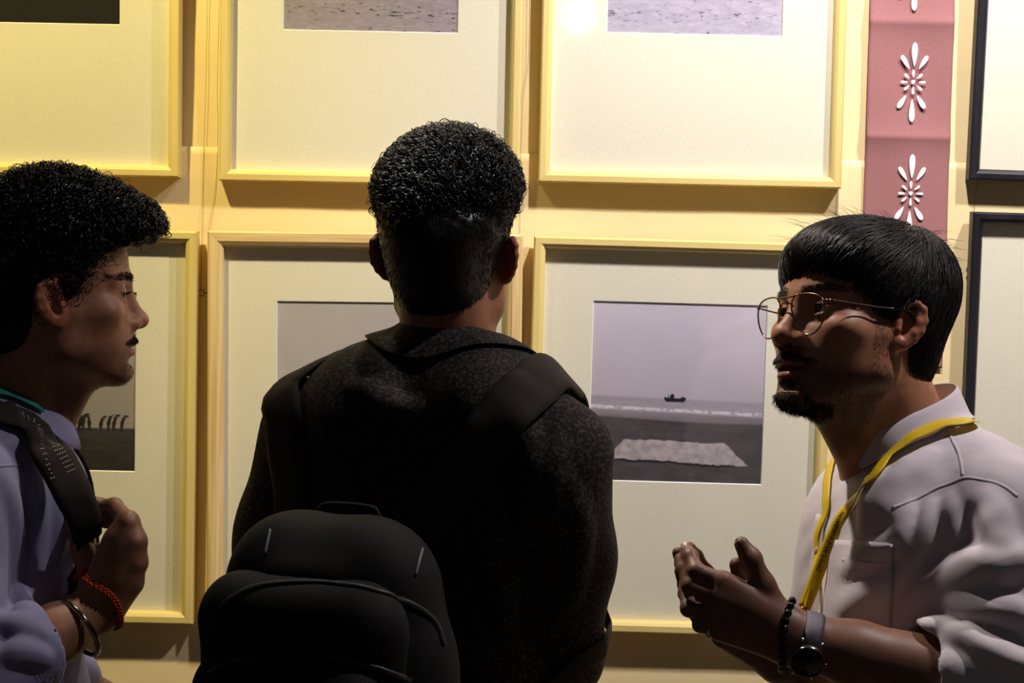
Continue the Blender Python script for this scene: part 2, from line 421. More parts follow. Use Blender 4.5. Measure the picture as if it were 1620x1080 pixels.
def paint_people(u, v):
    c = mixc(np.broadcast_to(L3(176, 166, 166), u.shape + (3,)), L3(158, 150, 148), v * 1.5) * (0.95 + 0.1 * fbm2(60, u * 4, v * 4, 3))[..., None]
    hz = 0.742 + 0.012 * np.sin(u * 2)
    gr = np.broadcast_to(L3(66, 62, 60), u.shape + (3,)) * (0.6 + 0.7 * fbm2(61, u * 14, v * 60, 4))[..., None]
    gr = gr * mixc(np.ones(u.shape + (3,)), np.array([0.55] * 3), (v - hz) * 4.5)
    c = mixc(c, gr, sstep(hz - 0.006, hz + 0.006, v))
    for k, (x0, hh, lean, arm) in enumerate([(0.40, .075, .5, 1), (0.46, .07, .4, 0), (0.515, .08, -.3, 1), (0.565, .075, .5, 0), (0.635, .075, .6, 1), (0.675, .085, .4, 0),
                                             (0.695, .085, .3, 1), (0.732, .08, -.2, 1), (0.795, .075, .5, 1), (0.838, .088, .5, 0), (0.868, .082, .5, 1), (0.912, .078, .55, 1)]):
        t = (hz + 0.018 - v) / hh                       # 0 feet .. 1 head
        xc = x0 + 0.02 * lean * (t * t) - 0.004
        wid = np.interp(t, [0, .3, .5, .7, .8, .88, 1.0], [.006, .008, .011, .011, .006, .008, .005])
        body = (np.abs(u - xc) < wid) & (t > 0) & (t < 1)
        ax = x0 + 0.02 * lean * 0.5 + 0.016 * (1 if lean > 0 else -1) * np.clip((t - .7) * 3, 0, 1)
        body |= (np.abs(u - ax) < 0.004) & (t > .7) & (t < 1.05 + 0.1 * arm)
        if arm: body |= (np.abs(t - 1.08) < .05) & (np.abs(u - ax) < .014)
        c[body] = L3(40, 38, 36)
    return c
lin = np.linspace
bottom_rows = np.concatenate([lin(0, 0.78, 12), lin(0.785, 1, 74)])
PH = 287
grp = 'framed photographs on the cream wall'
FRM = (M_FRAME_V, M_FRAME_H)
picture_frame((283, 281), 'br', 478, 627, 0.1, 2.0, 18.5, (478 - 97 - 277, 627 - 238 - PH, 277, PH), FRM,
              'pale wood frame holding a nearly black photograph', grp, (lin(0, 1, 20), lin(0, 1, 20), paint_dark))
picture_frame((346, 286), 'bl', 474, 627, 0.05, 2.0, 18.5, (97, 627 - 239 - PH, 276, PH), FRM,
              'pale wood frame with a grey shoreline photograph, above the bare pine frame', grp, (lin(0, 1, 260), bottom_rows, paint_beach(70, L3(158, 148, 156), L3(70, 62, 66), 0.0)))
picture_frame((851, 288), 'bl', 479, 627, -0.1, 0.5, 18.5, (103, 627 - 238 - PH, 278, PH), FRM,
              'pale wood frame with a bright sandy beach photograph, beside the pink banner', grp, (lin(0, 1, 260), bottom_rows, paint_beach(90, L3(186, 178, 196), L3(110, 100, 112), -0.02)))
picture_frame((312, 366), 'tr', 478, 627, -0.1, 1.2, 19, (478 - 97 - 277, 99, 277, PH), FRM,
              'pale wood frame with a photograph of small figures standing in a row', grp, (lin(0, 1, 260), np.concatenate([lin(0, .6, 20), lin(.604, 1, 120)]), paint_people))
picture_frame((328, 365), 'tl', 497, 635, 0.5, 1.2, 25, (108, 110, 277, PH), (M_PINE_V, M_PINE_H),
              'bare pine frame with visible grain around a cloudy sky photograph', grp, (lin(0, 1, 70), lin(0, 1, 70), paint_cloud))
picture_frame((845, 373), 'tl', 475, 628, -0.45, 1.2, 19, (97, 100, 277, PH), FRM,
              'pale wood frame with a photograph of a boat at sea and a mat on sand', grp, (lin(0, 1, 290), lin(0, 1, 300), paint_boat))
BL = (M_BLACK, M_BLACK)
grpb = 'black framed works beside the pink banner'
picture_frame((1533, 284), 'bl', 478, 627, -0.8, 2.2, 17, (160, 120, 160, 260), BL,
              'thin black frame with cream mat, upper one beside the pink banner', grpb, (lin(0, 1, 40), lin(0, 1, 40), paint_cloud))
picture_frame((1540, 335), 'tl', 478, 627, -0.4, 1.2, 17, (160, 120, 160, 260), BL,
              'thin black frame with cream mat, hanging below another black frame', grpb, (lin(0, 1, 40), lin(0, 1, 40), paint_cloud))

# ------------------------------------------------------------------ hanging wires and screw eyes
M_WIRE = mat_plain('thin_steel_wire', srgb(110, 100, 80), 0.4, 0.5, 0.6)
def wire(pix, label):
    pts = resample([P(x, y, WALL_Y - 0.008) for x, y in pix], 24)
    o = tube('hanging_wire', pts, 0.0003, M_WIRE, None, 5); tag(o, label, 'wire', 'hanging wires on the wall')
wire([(329, -60), (326, 120), (322, 250), (320, 330), (318, 460)], 'thin steel wire hanging beside the row-of-figures frame')
wire([(349, -60), (344, 130), (345, 200), (341, 295), (330, 366)], 'thin steel wire running down to the bare pine frame')
wire([(838, -60), (836, 90), (828, 150), (824, 230), (822, 380)], 'thin steel wire hanging left of the boat photograph frame')
wire([(1546, 284), (1543, 310), (1541, 335)], 'short steel wire between the two black frames')
wire([(1326, 298), (1323, 340), (1318, 385)], 'short steel wire above the boat photograph frame')
M_EYE = mat_plain('steel_screw_eye', srgb(120, 112, 95), 0.3, 0.5, 0.9)
def screw_eye(px, py, label):
    root = empty('screw_eye', P(px, py, WALL_Y - 0.012), label, 'screw eye', 'screw eyes on the wall')
    c = P(px, py, WALL_Y - 0.014); a = lin(0, 2 * PI, 20, endpoint=False)
    tube('ring', np.stack([c[0] + 0.005 * np.cos(a), 0 * a + c[1], c[2] + 0.005 * np.sin(a)], 1), 0.0008, M_EYE, root, 6, True)
    tube('shank', [c + np.array([0.005, 0, 0]), c + np.array([0.014, 0.004, 0]), c + np.array([0.016, 0.016, 0])], 0.0009, M_EYE, root, 6)
screw_eye(318, 463, 'small steel ring hook beside the row-of-figures frame')
screw_eye(1534, 427, 'small steel ring hook beside the lower black frame')

# ------------------------------------------------------------------ pink banner
M_PINK = mat_plain('dusty_pink_cloth', srgb(158, 111, 110), 0.85, 0.15, bump=(500, 0.15, 0.0006))
M_MOTIF = mat_plain('white_paint', srgb(244, 236, 244), 0.7, 0.2)
ban_y = WALL_Y - 0.012
tl, tr_ = P(1390, -420, ban_y), P(1524, -416, ban_y)
bl_, br_ = P(1358, 578, ban_y), P(1491, 582, ban_y)
zc = [P(1448, 35, ban_y)[2], P(1440, 217, ban_y)[2], P(1452, -150, ban_y)[2], P(1436, 400, ban_y)[2]]
def ban_off(z):
    o = 0
    for z_ in zc: o = o + 0.0075 * np.exp(-np.abs(z - z_) / 0.022)
    return o
def ban_pt(s, t, lift=0.0):
    top = tl + (tr_ - tl) * s; bot = bl_ + (br_ - bl_) * s; p = top + (bot - top) * t
    return p + np.array([0, -ban_off(p[2]) - lift - 0.0015 * math.sin(s * 5 + p[2] * 18), 0])
root = empty('fabric_banner', (bl_ + br_) / 2, 'dusty pink hanging cloth banner with white petal motifs', 'banner')
ns, nt = 24, 260
V = np.array([ban_pt(s, t) for t in lin(0, 1, nt) for s in lin(0, 1, ns)])
i = (np.arange(nt - 1)[:, None] * ns + np.arange(ns - 1)[None]).ravel()
o = mk('cloth_strip', V, np.stack([i, i + ns, i + ns + 1, i + 1], 1), M_PINK, root)
mo = o.modifiers.new('thick', 'SOLIDIFY'); mo.thickness = 0.001; mo.offset = -1
def petal_motif(px, py):
    c0 = P(px, py, ban_y)
    sc_ = 3600.0 / ban_y
    verts, faces = [], []
    def leaf(cx, cy, ang, ln, wd):
        # teardrop: narrow end towards the centre
        n = 18; b = len(verts)
        for k in range(n):
            a = 2 * PI * k / n; y = -math.cos(a) * 0.5
            x = math.sin(a) * 0.5 * (0.35 + 0.65 * (y + 0.5)) * wd; y = y * ln
            q = rad(ang); X = cx + x * math.cos(q) + y * math.sin(q); Yv = cy - x * math.sin(q) + y * math.cos(q)
            qx, qz = c0[0] + X / sc_, c0[2] + Yv / sc_
            verts.append((qx, ban_y - float(ban_off(qz)) - 0.0042, qz))
        verts.append(tuple(np.mean(verts[b:], axis=0)))
        for k in range(n): faces.append((b + k, b + (k + 1) % n, b + n))
    leaf(1, 43, 0, 38, 13); leaf(-1, -45, 180, 36, 12)
    for s in (-1, 1):
        leaf(s * 14 + (1), 31, s * 32, 25, 10); leaf(s * 15 - 2, -31, 180 - s * 32, 24, 11)
        leaf(s * 14, 0, s * 90, 12, 5.5); leaf(s * 10, 9, s * 50, 11, 6); leaf(s * 10, -9, 180 - s * 50, 11, 6)
    leaf(0, 13, 0, 13, 6); leaf(0, -13, 180, 13, 6); leaf(0, 0, 0, 7, 9)
    o = mk('petal_motif', verts, faces, M_MOTIF, root, smooth=False); fix_normals(o)
    mm = o.modifiers.new('thick', 'SOLIDIFY'); mm.thickness = 0.0006; mm.offset = 0
for q in ((1444, 130), (1440, 306), (1448, -46), (1436, 484), (1451, -222)): petal_motif(*q)

# ------------------------------------------------------------------ implicit-surface modelling kit
f32 = np.float32
def smin(a, b, k):
    if k <= 0: return np.minimum(a, b)
    h = np.maximum(k - np.abs(a - b), 0) / k
    return np.minimum(a, b) - h * h * k * 0.25
def smax(a, b, k): return -smin(-a, -b, k)
def q_rc(p, a, b, ra, rb):
    a = np.asarray(a, f32); ba = np.asarray(b, f32) - a; pa = p - a
    t = np.clip(pa @ ba / max(float(ba @ ba), 1e-9), 0, 1)
    q = pa - t[:, None] * ba
    return np.sqrt(np.einsum('ij,ij->i', q, q)) - (ra + t * (rb - ra))
def q_el(p, c, r, R=None):
    q = p - np.asarray(c, f32)
    if R is not None: q = q @ np.asarray(R, f32)          # columns of R are the ellipsoid's axes
    r = np.asarray(r, f32); a = q / r; k0 = np.sqrt(np.einsum('ij,ij->i', a, a)); a = a / r; k1 = np.sqrt(np.einsum('ij,ij->i', a, a))
    return np.where(k1 > 1e-6, k0 * (k0 - 1) / np.maximum(k1, 1e-6), -r.min())
def q_box(p, c, h, rnd, R=None):
    q = p - np.asarray(c, f32)
    if R is not None: q = q @ np.asarray(R, f32)
    q = np.abs(q) - (np.asarray(h, f32) - rnd)
    return np.linalg.norm(np.maximum(q, 0), axis=1) + np.minimum(q.max(1), 0) - rnd
class Sdf:
    """ordered list of smooth unions / cuts; every operand has a bounding ball so far points are cheap"""
    def __init__(s): s.ops = []
    def put(s, fn, c, r, k, mode=1): s.ops.append((fn, np.asarray(c, f32), float(r), float(k), mode)); return s
    def rc(s, a, b, ra, rb=None, k=0.01, mode=1):
        rb = ra if rb is None else rb; a = np.asarray(a, float); b = np.asarray(b, float)
        return s.put(lambda p: q_rc(p, a, b, ra, rb), (a + b) / 2, np.linalg.norm(b - a) / 2 + max(ra, rb), k, mode)
    def el(s, c, r, R=None, k=0.01, mode=1): return s.put(lambda p: q_el(p, c, r, R), c, max(r), k, mode)
    def box(s, c, h, rnd, R=None, k=0.01, mode=1): return s.put(lambda p: q_box(p, c, h, rnd, R), c, np.linalg.norm(h), k, mode)
    def chain(s, pts, rr, k=0.01, mode=1):
        for i in range(len(pts) - 1): s.rc(pts[i], pts[i + 1], rr[i], rr[i + 1], k, mode)
        return s
    def sub(s, other, k=0.01, mode=1):
        c, r = other.bound(); return s.put(other, c, r, k, mode)
    def bound(s):
        P_ = np.array([o[1] for o in s.ops if o[4] == 1]); R_ = np.array([o[2] for o in s.ops if o[4] == 1])
        c = (P_.min(0) + P_.max(0)) / 2; return c, float((np.linalg.norm(P_ - c, axis=1) + R_).max())
    def box_of(s, pad=0.02):
        P_ = np.array([o[1] for o in s.ops if o[4] == 1]); R_ = np.array([o[2] for o in s.ops if o[4] == 1])[:, None]
        return (P_ - R_).min(0) - pad, (P_ + R_).max(0) + pad
    def __call__(s, p):
        p = np.asarray(p, f32); d = np.full(len(p), 10.0, f32)
        if not len(p): return d
        if getattr(s, 'n_', -1) != len(s.ops):
            s.n_ = len(s.ops); s.C_ = np.array([o[1] for o in s.ops], f32); s.R_ = np.array([o[2] for o in s.ops], f32)
            s.K_ = np.array([max(0.03, 2 * o[3]) for o in s.ops], f32); s.M_ = np.array([o[4] for o in s.ops]) == 1
        lo_, hi_ = p.min(0), p.max(0); mid = (lo_ + hi_) / 2; ext = float(np.linalg.norm(hi_ - lo_)) / 2
        gap = np.linalg.norm(s.C_ - mid, axis=1) - s.R_ - ext; live = gap <= s.K_
        out = gap[~live & s.M_]
        if len(out): d[:] = min(10.0, float(out.min()))
        for i_ in np.flatnonzero(live):
            fn, c, r, k, mode = s.ops[i_]
            if gap[i_] + 2 * ext < s.K_[i_]:
                v = fn(p).astype(f32, copy=False); d = smin(d, v, k) if mode == 1 else smax(d, -v, k); continue
            q = p - c; far = np.sqrt(np.einsum('ij,ij->i', q, q)) - r; near = far < s.K_[i_]
            if mode == 1:
                d = np.where(near, d, np.minimum(d, far))
                if near.any(): d[near] = smin(d[near], fn(p[near]).astype(f32, copy=False), k)
            elif near.any(): d[near] = smax(d[near], -fn(p[near]).astype(f32, copy=False), k)
        return d
def ev(f, p, cell=0.06):
    """evaluate f in spatially coherent groups so that far operands are skipped"""
    if len(p) < 3000: return f(p)
    g = np.floor((p - p.min(0)) / cell).astype(np.int64); key = (g[:, 0] * 4096 + g[:, 1]) * 4096 + g[:, 2]
    o = np.argsort(key, kind='stable'); ks = key[o]; cut = np.flatnonzero(np.diff(ks)) + 1
    out = np.empty(len(p), f32)
    for ii in np.split(o, cut): out[ii] = f(p[ii])
    return out
def grad(f, p, e=0.0008):
    p = np.asarray(p, f32); g = np.zeros_like(p)
    for k in ((1, -1, -1), (-1, -1, 1), (-1, 1, -1), (1, 1, 1)):
        kk = np.array(k, f32); g += kk * ev(f, p + kk * e)[:, None]
    return g / (np.linalg.norm(g, axis=1, keepdims=True) + 1e-9)
def mesh_sdf(f, lo, hi, h, project=1, zones=None):
    """sparse surface nets on a rectilinear grid; zones = [(lo, hi, h)] boxes where the spacing is finer"""
    B = 6
    def axis(k):
        cuts = [(lo[k], hi[k], h)] + [(z[0][k], z[1][k], z[2]) for z in (zones or [])]
        out = [lo[k]]
        while out[-1] < hi[k]:
            x = out[-1]; step = h
            for a, b, hh in cuts[1:]:
                if x >= a - hh and x < b: step = min(step, hh)
                elif x < a: step = min(step, max(a - x, hh))
            out.append(x + step)
        while (len(out) - 1) % B: out.append(out[-1] + h)
        return np.array(out, f32)
    X, Y, Z = axis(0), axis(1), axis(2)
    nb = [(len(A) - 1) // B for A in (X, Y, Z)]
    def cen(A, n): return np.array([(A[i * B] + A[(i + 1) * B]) / 2 for i in range(n)], f32), np.array([(A[(i + 1) * B] - A[i * B]) / 2 for i in range(n)], f32)
    (cx, hx), (cy, hy), (cz, hz) = cen(X, nb[0]), cen(Y, nb[1]), cen(Z, nb[2])
    C = np.stack(np.meshgrid(cx, cy, cz, indexing='ij'), -1).reshape(-1, 3)
    H = np.sqrt(hx[:, None, None] ** 2 + hy[None, :, None] ** 2 + hz[None, None, :] ** 2).ravel()
    d = ev(f, C); act = (np.abs(d) < 1.35 * H + 0.003).reshape(nb)
    V = np.empty((len(X), len(Y), len(Z)), f32)
    sg = np.where(d < 0, -1.0, 1.0).reshape(nb).astype(f32)
    ex = lambda a: np.pad(np.repeat(np.repeat(np.repeat(a, B, 0), B, 1), B, 2), ((0, 1),) * 3, mode='edge')
    V[:] = ex(sg)
    am = np.zeros(V.shape, bool)
    for i, j, k in np.argwhere(act): am[i * B:i * B + B + 1, j * B:j * B + B + 1, k * B:k * B + B + 1] = True
    ii = np.argwhere(am); pts = np.stack([X[ii[:, 0]], Y[ii[:, 1]], Z[ii[:, 2]]], 1)
    V[am] = ev(f, pts)
    S = V < 0
    cs = np.zeros(tuple(n - 1 for n in V.shape), np.int8)
    for a in (0, 1):
        for b in (0, 1):
            for c in (0, 1): cs += S[a:a + cs.shape[0], b:b + cs.shape[1], c:c + cs.shape[2]]
    cells = np.argwhere((cs > 0) & (cs < 8)); idx = np.full(cs.shape, -1, np.int64); idx[tuple(cells.T)] = np.arange(len(cells))
    acc = np.zeros((len(cells), 3)); cnt = np.zeros(len(cells))
    ax = (X, Y, Z)
    def corner(o): i = cells + np.array(o); return V[i[:, 0], i[:, 1], i[:, 2]], np.stack([X[i[:, 0]], Y[i[:, 1]], Z[i[:, 2]]], 1)
    for dim in range(3):
        for a in (0, 1):
            for b in (0, 1):
                o0 = [0, 0, 0]; oth = [q for q in range(3) if q != dim]; o0[oth[0]] = a; o0[oth[1]] = b; o1 = list(o0); o1[dim] = 1
                v0, p0 = corner(o0); v1, p1 = corner(o1); cr = (v0 < 0) != (v1 < 0)
                t = np.where(cr, v0 / np.where(cr, v0 - v1, 1), 0); acc += np.where(cr[:, None], p0 + t[:, None] * (p1 - p0), 0); cnt += cr
    verts = acc / np.maximum(cnt, 1)[:, None]; quads = []
    for dim in range(3):
        u, v = [(1, 2), (2, 0), (0, 1)][dim]
        sl0 = [slice(None)] * 3; sl1 = [slice(None)] * 3; sl0[dim] = slice(0, -1); sl1[dim] = slice(1, None)
        A_, B_ = S[tuple(sl0)], S[tuple(sl1)]; e = np.argwhere(A_ != B_)
        ok = (e[:, u] > 0) & (e[:, v] > 0) & (e[:, u] < cs.shape[u]) & (e[:, v] < cs.shape[v]); e = e[ok]
        if not len(e): continue
        def at(du, dv): q = e.copy(); q[:, u] += du; q[:, v] += dv; return idx[q[:, 0], q[:, 1], q[:, 2]]
        q = np.stack([at(-1, -1), at(0, -1), at(0, 0), at(-1, 0)], 1)
        inside = A_[e[:, 0], e[:, 1], e[:, 2]]; q[~inside] = q[~inside][:, ::-1]; quads.append(q)
    Q = np.concatenate(quads); Q = Q[(Q >= 0).all(1)]
    for _ in range(project):
        g = grad(f, verts); dd = ev(f, verts.astype(f32)); verts = verts - g * np.clip(dd, -0.004, 0.004)[:, None] * 0.9
    return verts, Q
def trace(f, pixels, start=1.9, maxd=4.0, lift=0.0, drop=True):
    """first surface points of f along the sight lines through pixels"""
    out = []
    D = np.array([ray(x, y) for x, y in pixels]); D /= np.linalg.norm(D, axis=1, keepdims=True)
    t = np.full(len(D), start)
    for _ in range(64):
        d = f((CAM + D * t[:, None]).astype(f32)); t = np.minimum(t + d * 0.8, maxd)
    t_ok = (t < 3.1) | (not drop); t = np.where(t < 3.1, t, np.median(t))
    p = (CAM + D * t[:, None])[t_ok]; n = grad(f, p)
    return p + n * lift, n

# ------------------------------------------------------------------ strands (hair, beard, brows)
def strands_vf(poly, r, sides=3):
    """poly (N,S,3) -> thin tapering tubes"""
    N, S, _ = poly.shape
    t = np.gradient(poly, axis=1); t /= np.linalg.norm(t, axis=2, keepdims=True) + 1e-9
    ref = np.array([0.31, 0.52, 0.79]); n = np.cross(t, ref); n /= np.linalg.norm(n, axis=2, keepdims=True) + 1e-9; b = np.cross(t, n)
    tap = np.interp(np.linspace(0, 1, S), [0, 0.5, 1], [1, 0.9, 0.12]); rr = np.asarray(r).reshape(-1, 1) * tap[None]
    a = np.arange(sides) * 2 * PI / sides
    V = poly[:, :, None] + rr[:, :, None, None] * (np.cos(a)[None, None, :, None] * n[:, :, None] + np.sin(a)[None, None, :, None] * b[:, :, None])
    base = (np.arange(N) * S * sides)[:, None, None]; i = (np.arange(S - 1) * sides)[None, :, None]; s = np.arange(sides)[None, None]; s2 = (s + 1) % sides
    F = np.stack(np.broadcast_arrays(base + i + s, base + i + s2, base + i + sides + s2, base + i + sides + s), -1).reshape(-1, 4)
    return V.reshape(-1, 3), F
def join_vf(parts):
    V, F, n = [], [], 0
    for v, f in parts: V.append(v); F.append(np.asarray(f) + n); n += len(v)
    return np.concatenate(V), np.concatenate(F)

# ------------------------------------------------------------------ head
class Frame3:
    """person frame: columns L (left), F (forward), U (up)"""
    def __init__(s, o, fwd_deg, pitch=0.0, roll=0.0):
        """fwd_deg: heading, 0 = +x, 90 = +y; pitch > 0 lifts the face; roll > 0 drops the right side"""
        a = rad(fwd_deg); F = np.array([math.cos(a), math.sin(a), 0.0]); U = np.array([0, 0, 1.0]); L = np.cross(U, F)
        p = rad(pitch); F, U = F * math.cos(p) + U * math.sin(p), U * math.cos(p) - F * math.sin(p)
        r = rad(roll); L, U = L * math.cos(r) + U * math.sin(r), U * math.cos(r) - L * math.sin(r)
        s.o = np.asarray(o, float); s.R = np.stack([L, F, U], 1)
    def w(s, p): return s.o + np.asarray(p, float) @ s.R.T
    def l(s, p): return (np.asarray(p) - s.o.astype(p.dtype if hasattr(p, 'dtype') else float)) @ s.R.astype(getattr(p, 'dtype', float))
    def d(s, v): return s.R @ np.asarray(v, float)

def head_sdf(nose=1.0, jaw=1.0, lips=1.0, ear_out=24, open_mouth=0.0, chin=0.0, brow=1.0, nose_len=0.0):
    """canonical head in metres: x left, y forward, z up; origin between the ear canals"""
    h = Sdf(); m = 0.001
    V3 = lambda *a: tuple(x * m for x in a)
    h.el(V3(0, -14, 44), V3(75, 94, 76), k=0.01)                                   # cranium
    h.el(V3(0, 22, 52), V3(66, 70, 56), k=0.03)                                    # forehead
    h.el(V3(0, 34, -18), V3(58, 58, 66), k=0.03)                                   # face mass
    for s in (-1, 1):
        h.rc(V3(s * 52, 14, -14), V3(s * 50 * jaw, 10, -52), 0.017, 0.014, k=0.025)       # ramus
        h.rc(V3(s * 49 * jaw, 12, -54), V3(s * 15, 78 + chin, -84), 0.013, 0.014, k=0.025)   # jaw line
        h.el(V3(s * 47, 58, -10), V3(21, 24, 17), k=0.022)                        # cheekbone
        h.rc(V3(s * 10, 87, 29), V3(s * 46, 70, 30), 0.0075 * brow, 0.006, k=0.016)          # brow ridge
    for s in (-1, 1): h.el(V3(s * 36, 38, -40), V3(24, 36, 34), k=0.02)            # cheek
    h.el(V3(0, 68, -46), V3(33, 31, 34), k=0.025)                                  # muzzle
    h.el(V3(0, 80 + chin, -86), V3(19, 15, 13), k=0.018)                           # chin
    for s in (-1, 1): h.el(V3(s * 31, 100, 11), V3(17, 17, 13), k=0.014, mode=-1)   # eye sockets
    h.rc(V3(0, 86, 20), V3(0, 106 + nose_len, -18), 0.0075, 0.0095 * nose, k=0.014)            # nose bridge
    h.el(V3(0, 108.5 + nose_len, -22), V3(11 * nose, 11, 9.5 * nose), k=0.008)                   # nose tip
    for s in (-1, 1):
        h.el(V3(s * 13 * nose, 96 + nose_len * 0.5, -26), V3(8.5, 12, 8), k=0.007)             # wings
    for s in (-1, 1): h.el(V3(s * 7 * nose, 105 + nose_len, -32.5), V3(3.6, 6.5, 4.5), k=0.003, mode=-1)
    h.el(V3(0, 97, -39), V3(3.5, 8, 9), k=0.006, mode=-1)                          # philtrum
    om = open_mouth
    h.el(V3(0, 94, -50), V3(22, 10 * lips, 6.0 * lips), k=0.006)                   # upper lip
    h.el(V3(0, 92.5, -62 - om), V3(19, 10 * lips, 6.6 * lips), k=0.006)            # lower lip
    h.el(V3(0, 102, -55.5 - om / 2), V3(25, 16, 1.6 + om / 2), k=0.003, mode=-1)   # mouth line
    h.el(V3(0, 98, -73 - om), V3(22, 7, 5), k=0.008, mode=-1)                      # fold under the lip
    for s in (-1, 1):                                                              # eyelids
        h.el(V3(s * 31, 75.5, 11), V3(15.2, 15.2, 14.4), k=0.005)
        h.el(V3(s * 31, 92, 10.3), V3(13.0, 10, 4.6), k=0.002, mode=-1)
        h.el(V3(s * 31, 75.5, 11), V3(12.7, 12.7, 12.7), k=0.0005, mode=-1)
    for s in (-1, 1):                                                              # ears
        a = rad(ear_out); ca, sa = math.cos(a), math.sin(a); ti = rad(-12)
        n = np.array([s * ca, sa, 0.0])            # outward face of the ear
        tb = np.array([s * sa, -ca, 0.0])          # towards the back edge
        up = np.array([0, 0, 1.0]); tb2 = tb * math.cos(ti) - up * math.sin(ti) * 1; up2 = np.cross(n, tb2) * (1 if np.cross(n, tb2)[2] > 0 else -1)
        tb2 = tb * math.cos(ti) + up * math.sin(ti); up2 = up * math.cos(ti) - tb * math.sin(ti)
        R = np.stack([n, tb2, up2], 1)
        c = np.array([s * 71, 4, 2]) * m + tb * 0.013 + n * 0.001
        q = lambda a_, b_, c_: c + R @ (np.array([a_, b_, c_]) * m)
        h.el(q(0, 0, 5), V3(5.0, 16.5, 25), R, k=0.006)
        h.el(q(0.5, -5, -19), V3(4.6, 9, 11), R, k=0.008)
        h.el(q(6.5, -1, 6), V3(6.5, 11.5, 18.5), R, k=0.005, mode=-1)
        h.el(q(6, -5, -5), V3(8.5, 8, 10), R, k=0.004, mode=-1)
        rim = [q(0, -14, -1), q(2.5, -14, 12), q(3, -9, 24), q(3, 1, 29), q(2.5, 11, 25), q(2, 16, 13), q(2, 15.5, 0), q(1.5, 11, -11), q(1, 3, -22)]
        h.chain(rim, [0.0024, 0.003, 0.0033, 0.0035, 0.0035, 0.0034, 0.0032, 0.003, 0.003], k=0.004)
        h.chain([q(2, 6, 19), q(2.6, 9, 9), q(2.6, 7, -4), q(2, 2, -12)], [0.0026, 0.0032, 0.0032, 0.0026], k=0.005)
        h.rc(q(2, -13, 1), q(3, -11, -7), 0.0034, 0.0036, k=0.006)                 # tragus
    return h
def place(sdf, fr):
    """canonical sdf -> world-space callable with bounding info"""
    c, r = sdf.bound(); return (lambda p: sdf(fr.l(np.asarray(p, f32)).astype(f32))), fr.w(c), r

# skin tint per vertex, from head-space position
def skin_colors(verts, fr, base, lip, beard=None, amount=0.0, hand_pts=None):
    q = fr.l(np.asarray(verts, float)) * 1000
    c = np.repeat(np.asarray(base[:3])[None], len(q), 0)
    n = SineNoise(3, 60)(np.asarray(verts, f32)); c = c * (1 + 0.06 * n)[:, None]
    g = lambda cx, cy, cz, rx, ry, rz: np.clip(1.6 - 1.2 * (((q[:, 0] - cx) / rx) ** 2 + ((q[:, 1] - cy) / ry) ** 2 + ((q[:, 2] - cz) / rz) ** 2), 0, 1)
    lipm = np.clip(g(0, 100, -51, 23, 12, 5.5) + g(0, 98, -62, 20, 12, 6.5), 0, 1)
    c = mixc(c, np.asarray(lip[:3]), lipm * 0.75)
    red = np.clip(g(0, 110, -22, 15, 16, 13), 0, 1) * 0.3 + 0.35 * ((np.abs(q[:, 0]) > 70) & (q[:, 2] > -40) & (q[:, 2] < 45) & (q[:, 1] > -50) & (q[:, 1] < 20))
    c = mixc(c, np.asarray(base[:3]) * np.array([1.35, 0.8, 0.7]), red)
    if beard is not None:
        bm = sstep(60, 30, np.abs(q[:, 0]) * 0 + (q[:, 2] + 95)) if False else np.clip(sstep(-44, -62, q[:, 2]) * sstep(-12, 6, q[:, 1]), 0, 1)
        ch = g(0, 95, -38, 26, 16, 8)
        c = mixc(c, np.asarray(beard[:3]), np.clip(np.maximum(bm * amount, ch * amount * 1.2) * (1 - lipm), 0, 1))
    return c
def eyeball(person, fr, side, gaze):
    """gaze: local direction of sight"""
    c = np.array([side * 31, 75.5, 11]) * 0.001; r = 0.0125; g = np.asarray(gaze, float); g /= np.linalg.norm(g)
    V, F = [], []; nu, nv = 28, 20
    a = np.cross(g, [0, 0, 1.0]); a /= np.linalg.norm(a); b = np.cross(a, g); col = []
    for i in range(nv + 1):
        th = PI * i / nv
        for j in range(nu):
            ph = 2 * PI * j / nu; d = g * math.cos(th) + (a * math.cos(ph) + b * math.sin(ph)) * math.sin(th)
            V.append(c + d * r * (1.03 if th < 0.35 else 1.0)); col.append((0.004, 0.003, 0.003) if th < 0.2 else ((0.03, 0.014, 0.007) if th < 0.5 else (0.55, 0.5, 0.46)))
    for i in range(nv):
        for j in range(nu):
            k = (j + 1) % nu; F.append((i * nu + j, i * nu + k, (i + 1) * nu + k, (i + 1) * nu + j))
    o = mk('eyeball', fr.w(np.array(V)), F, M_EYEB, person, col=np.array(col)); fix_normals(o); return o
M_EYEB = mat_attr('eyeball_wet', 0.08, 0.6)

def mat_skin(name):
    m = M(name, rough=0.48, spec=0.4); n = m.noise(m.coords(), 700, 3); n2 = m.noise(m.coords(), 40, 3)
    m.color(m.mul(m.attr('Col'), m.ramp(n2, [(0.3, (0.9, 0.88, 0.88, 1)), (0.7, (1.08, 1.08, 1.08, 1))])))
    m.bump(n, 0.22, 0.0006)
    m.b.inputs['Subsurface Weight'].default_value = 0.12; m.b.inputs['Subsurface Radius'].default_value = (0.006, 0.0025, 0.0012)
    m.b.inputs['Subsurface Scale'].default_value = 1.0
    return m.m
M_SKIN = mat_skin('brown_skin')
def mat_hair(name, c=(0.006, 0.005, 0.005, 1), rough=0.38):
    m = M(name, c, rough, 0.35); return m.m
M_HAIR = mat_hair('black_hair', (0.006, 0.005, 0.005, 1), 0.36)
M_HAIR_SOFT = mat_hair('black_straight_hair', (0.014, 0.011, 0.010, 1), 0.48)
M_STUB = mat_hair('short_black_hair', (0.005, 0.004, 0.004, 1), 0.7)
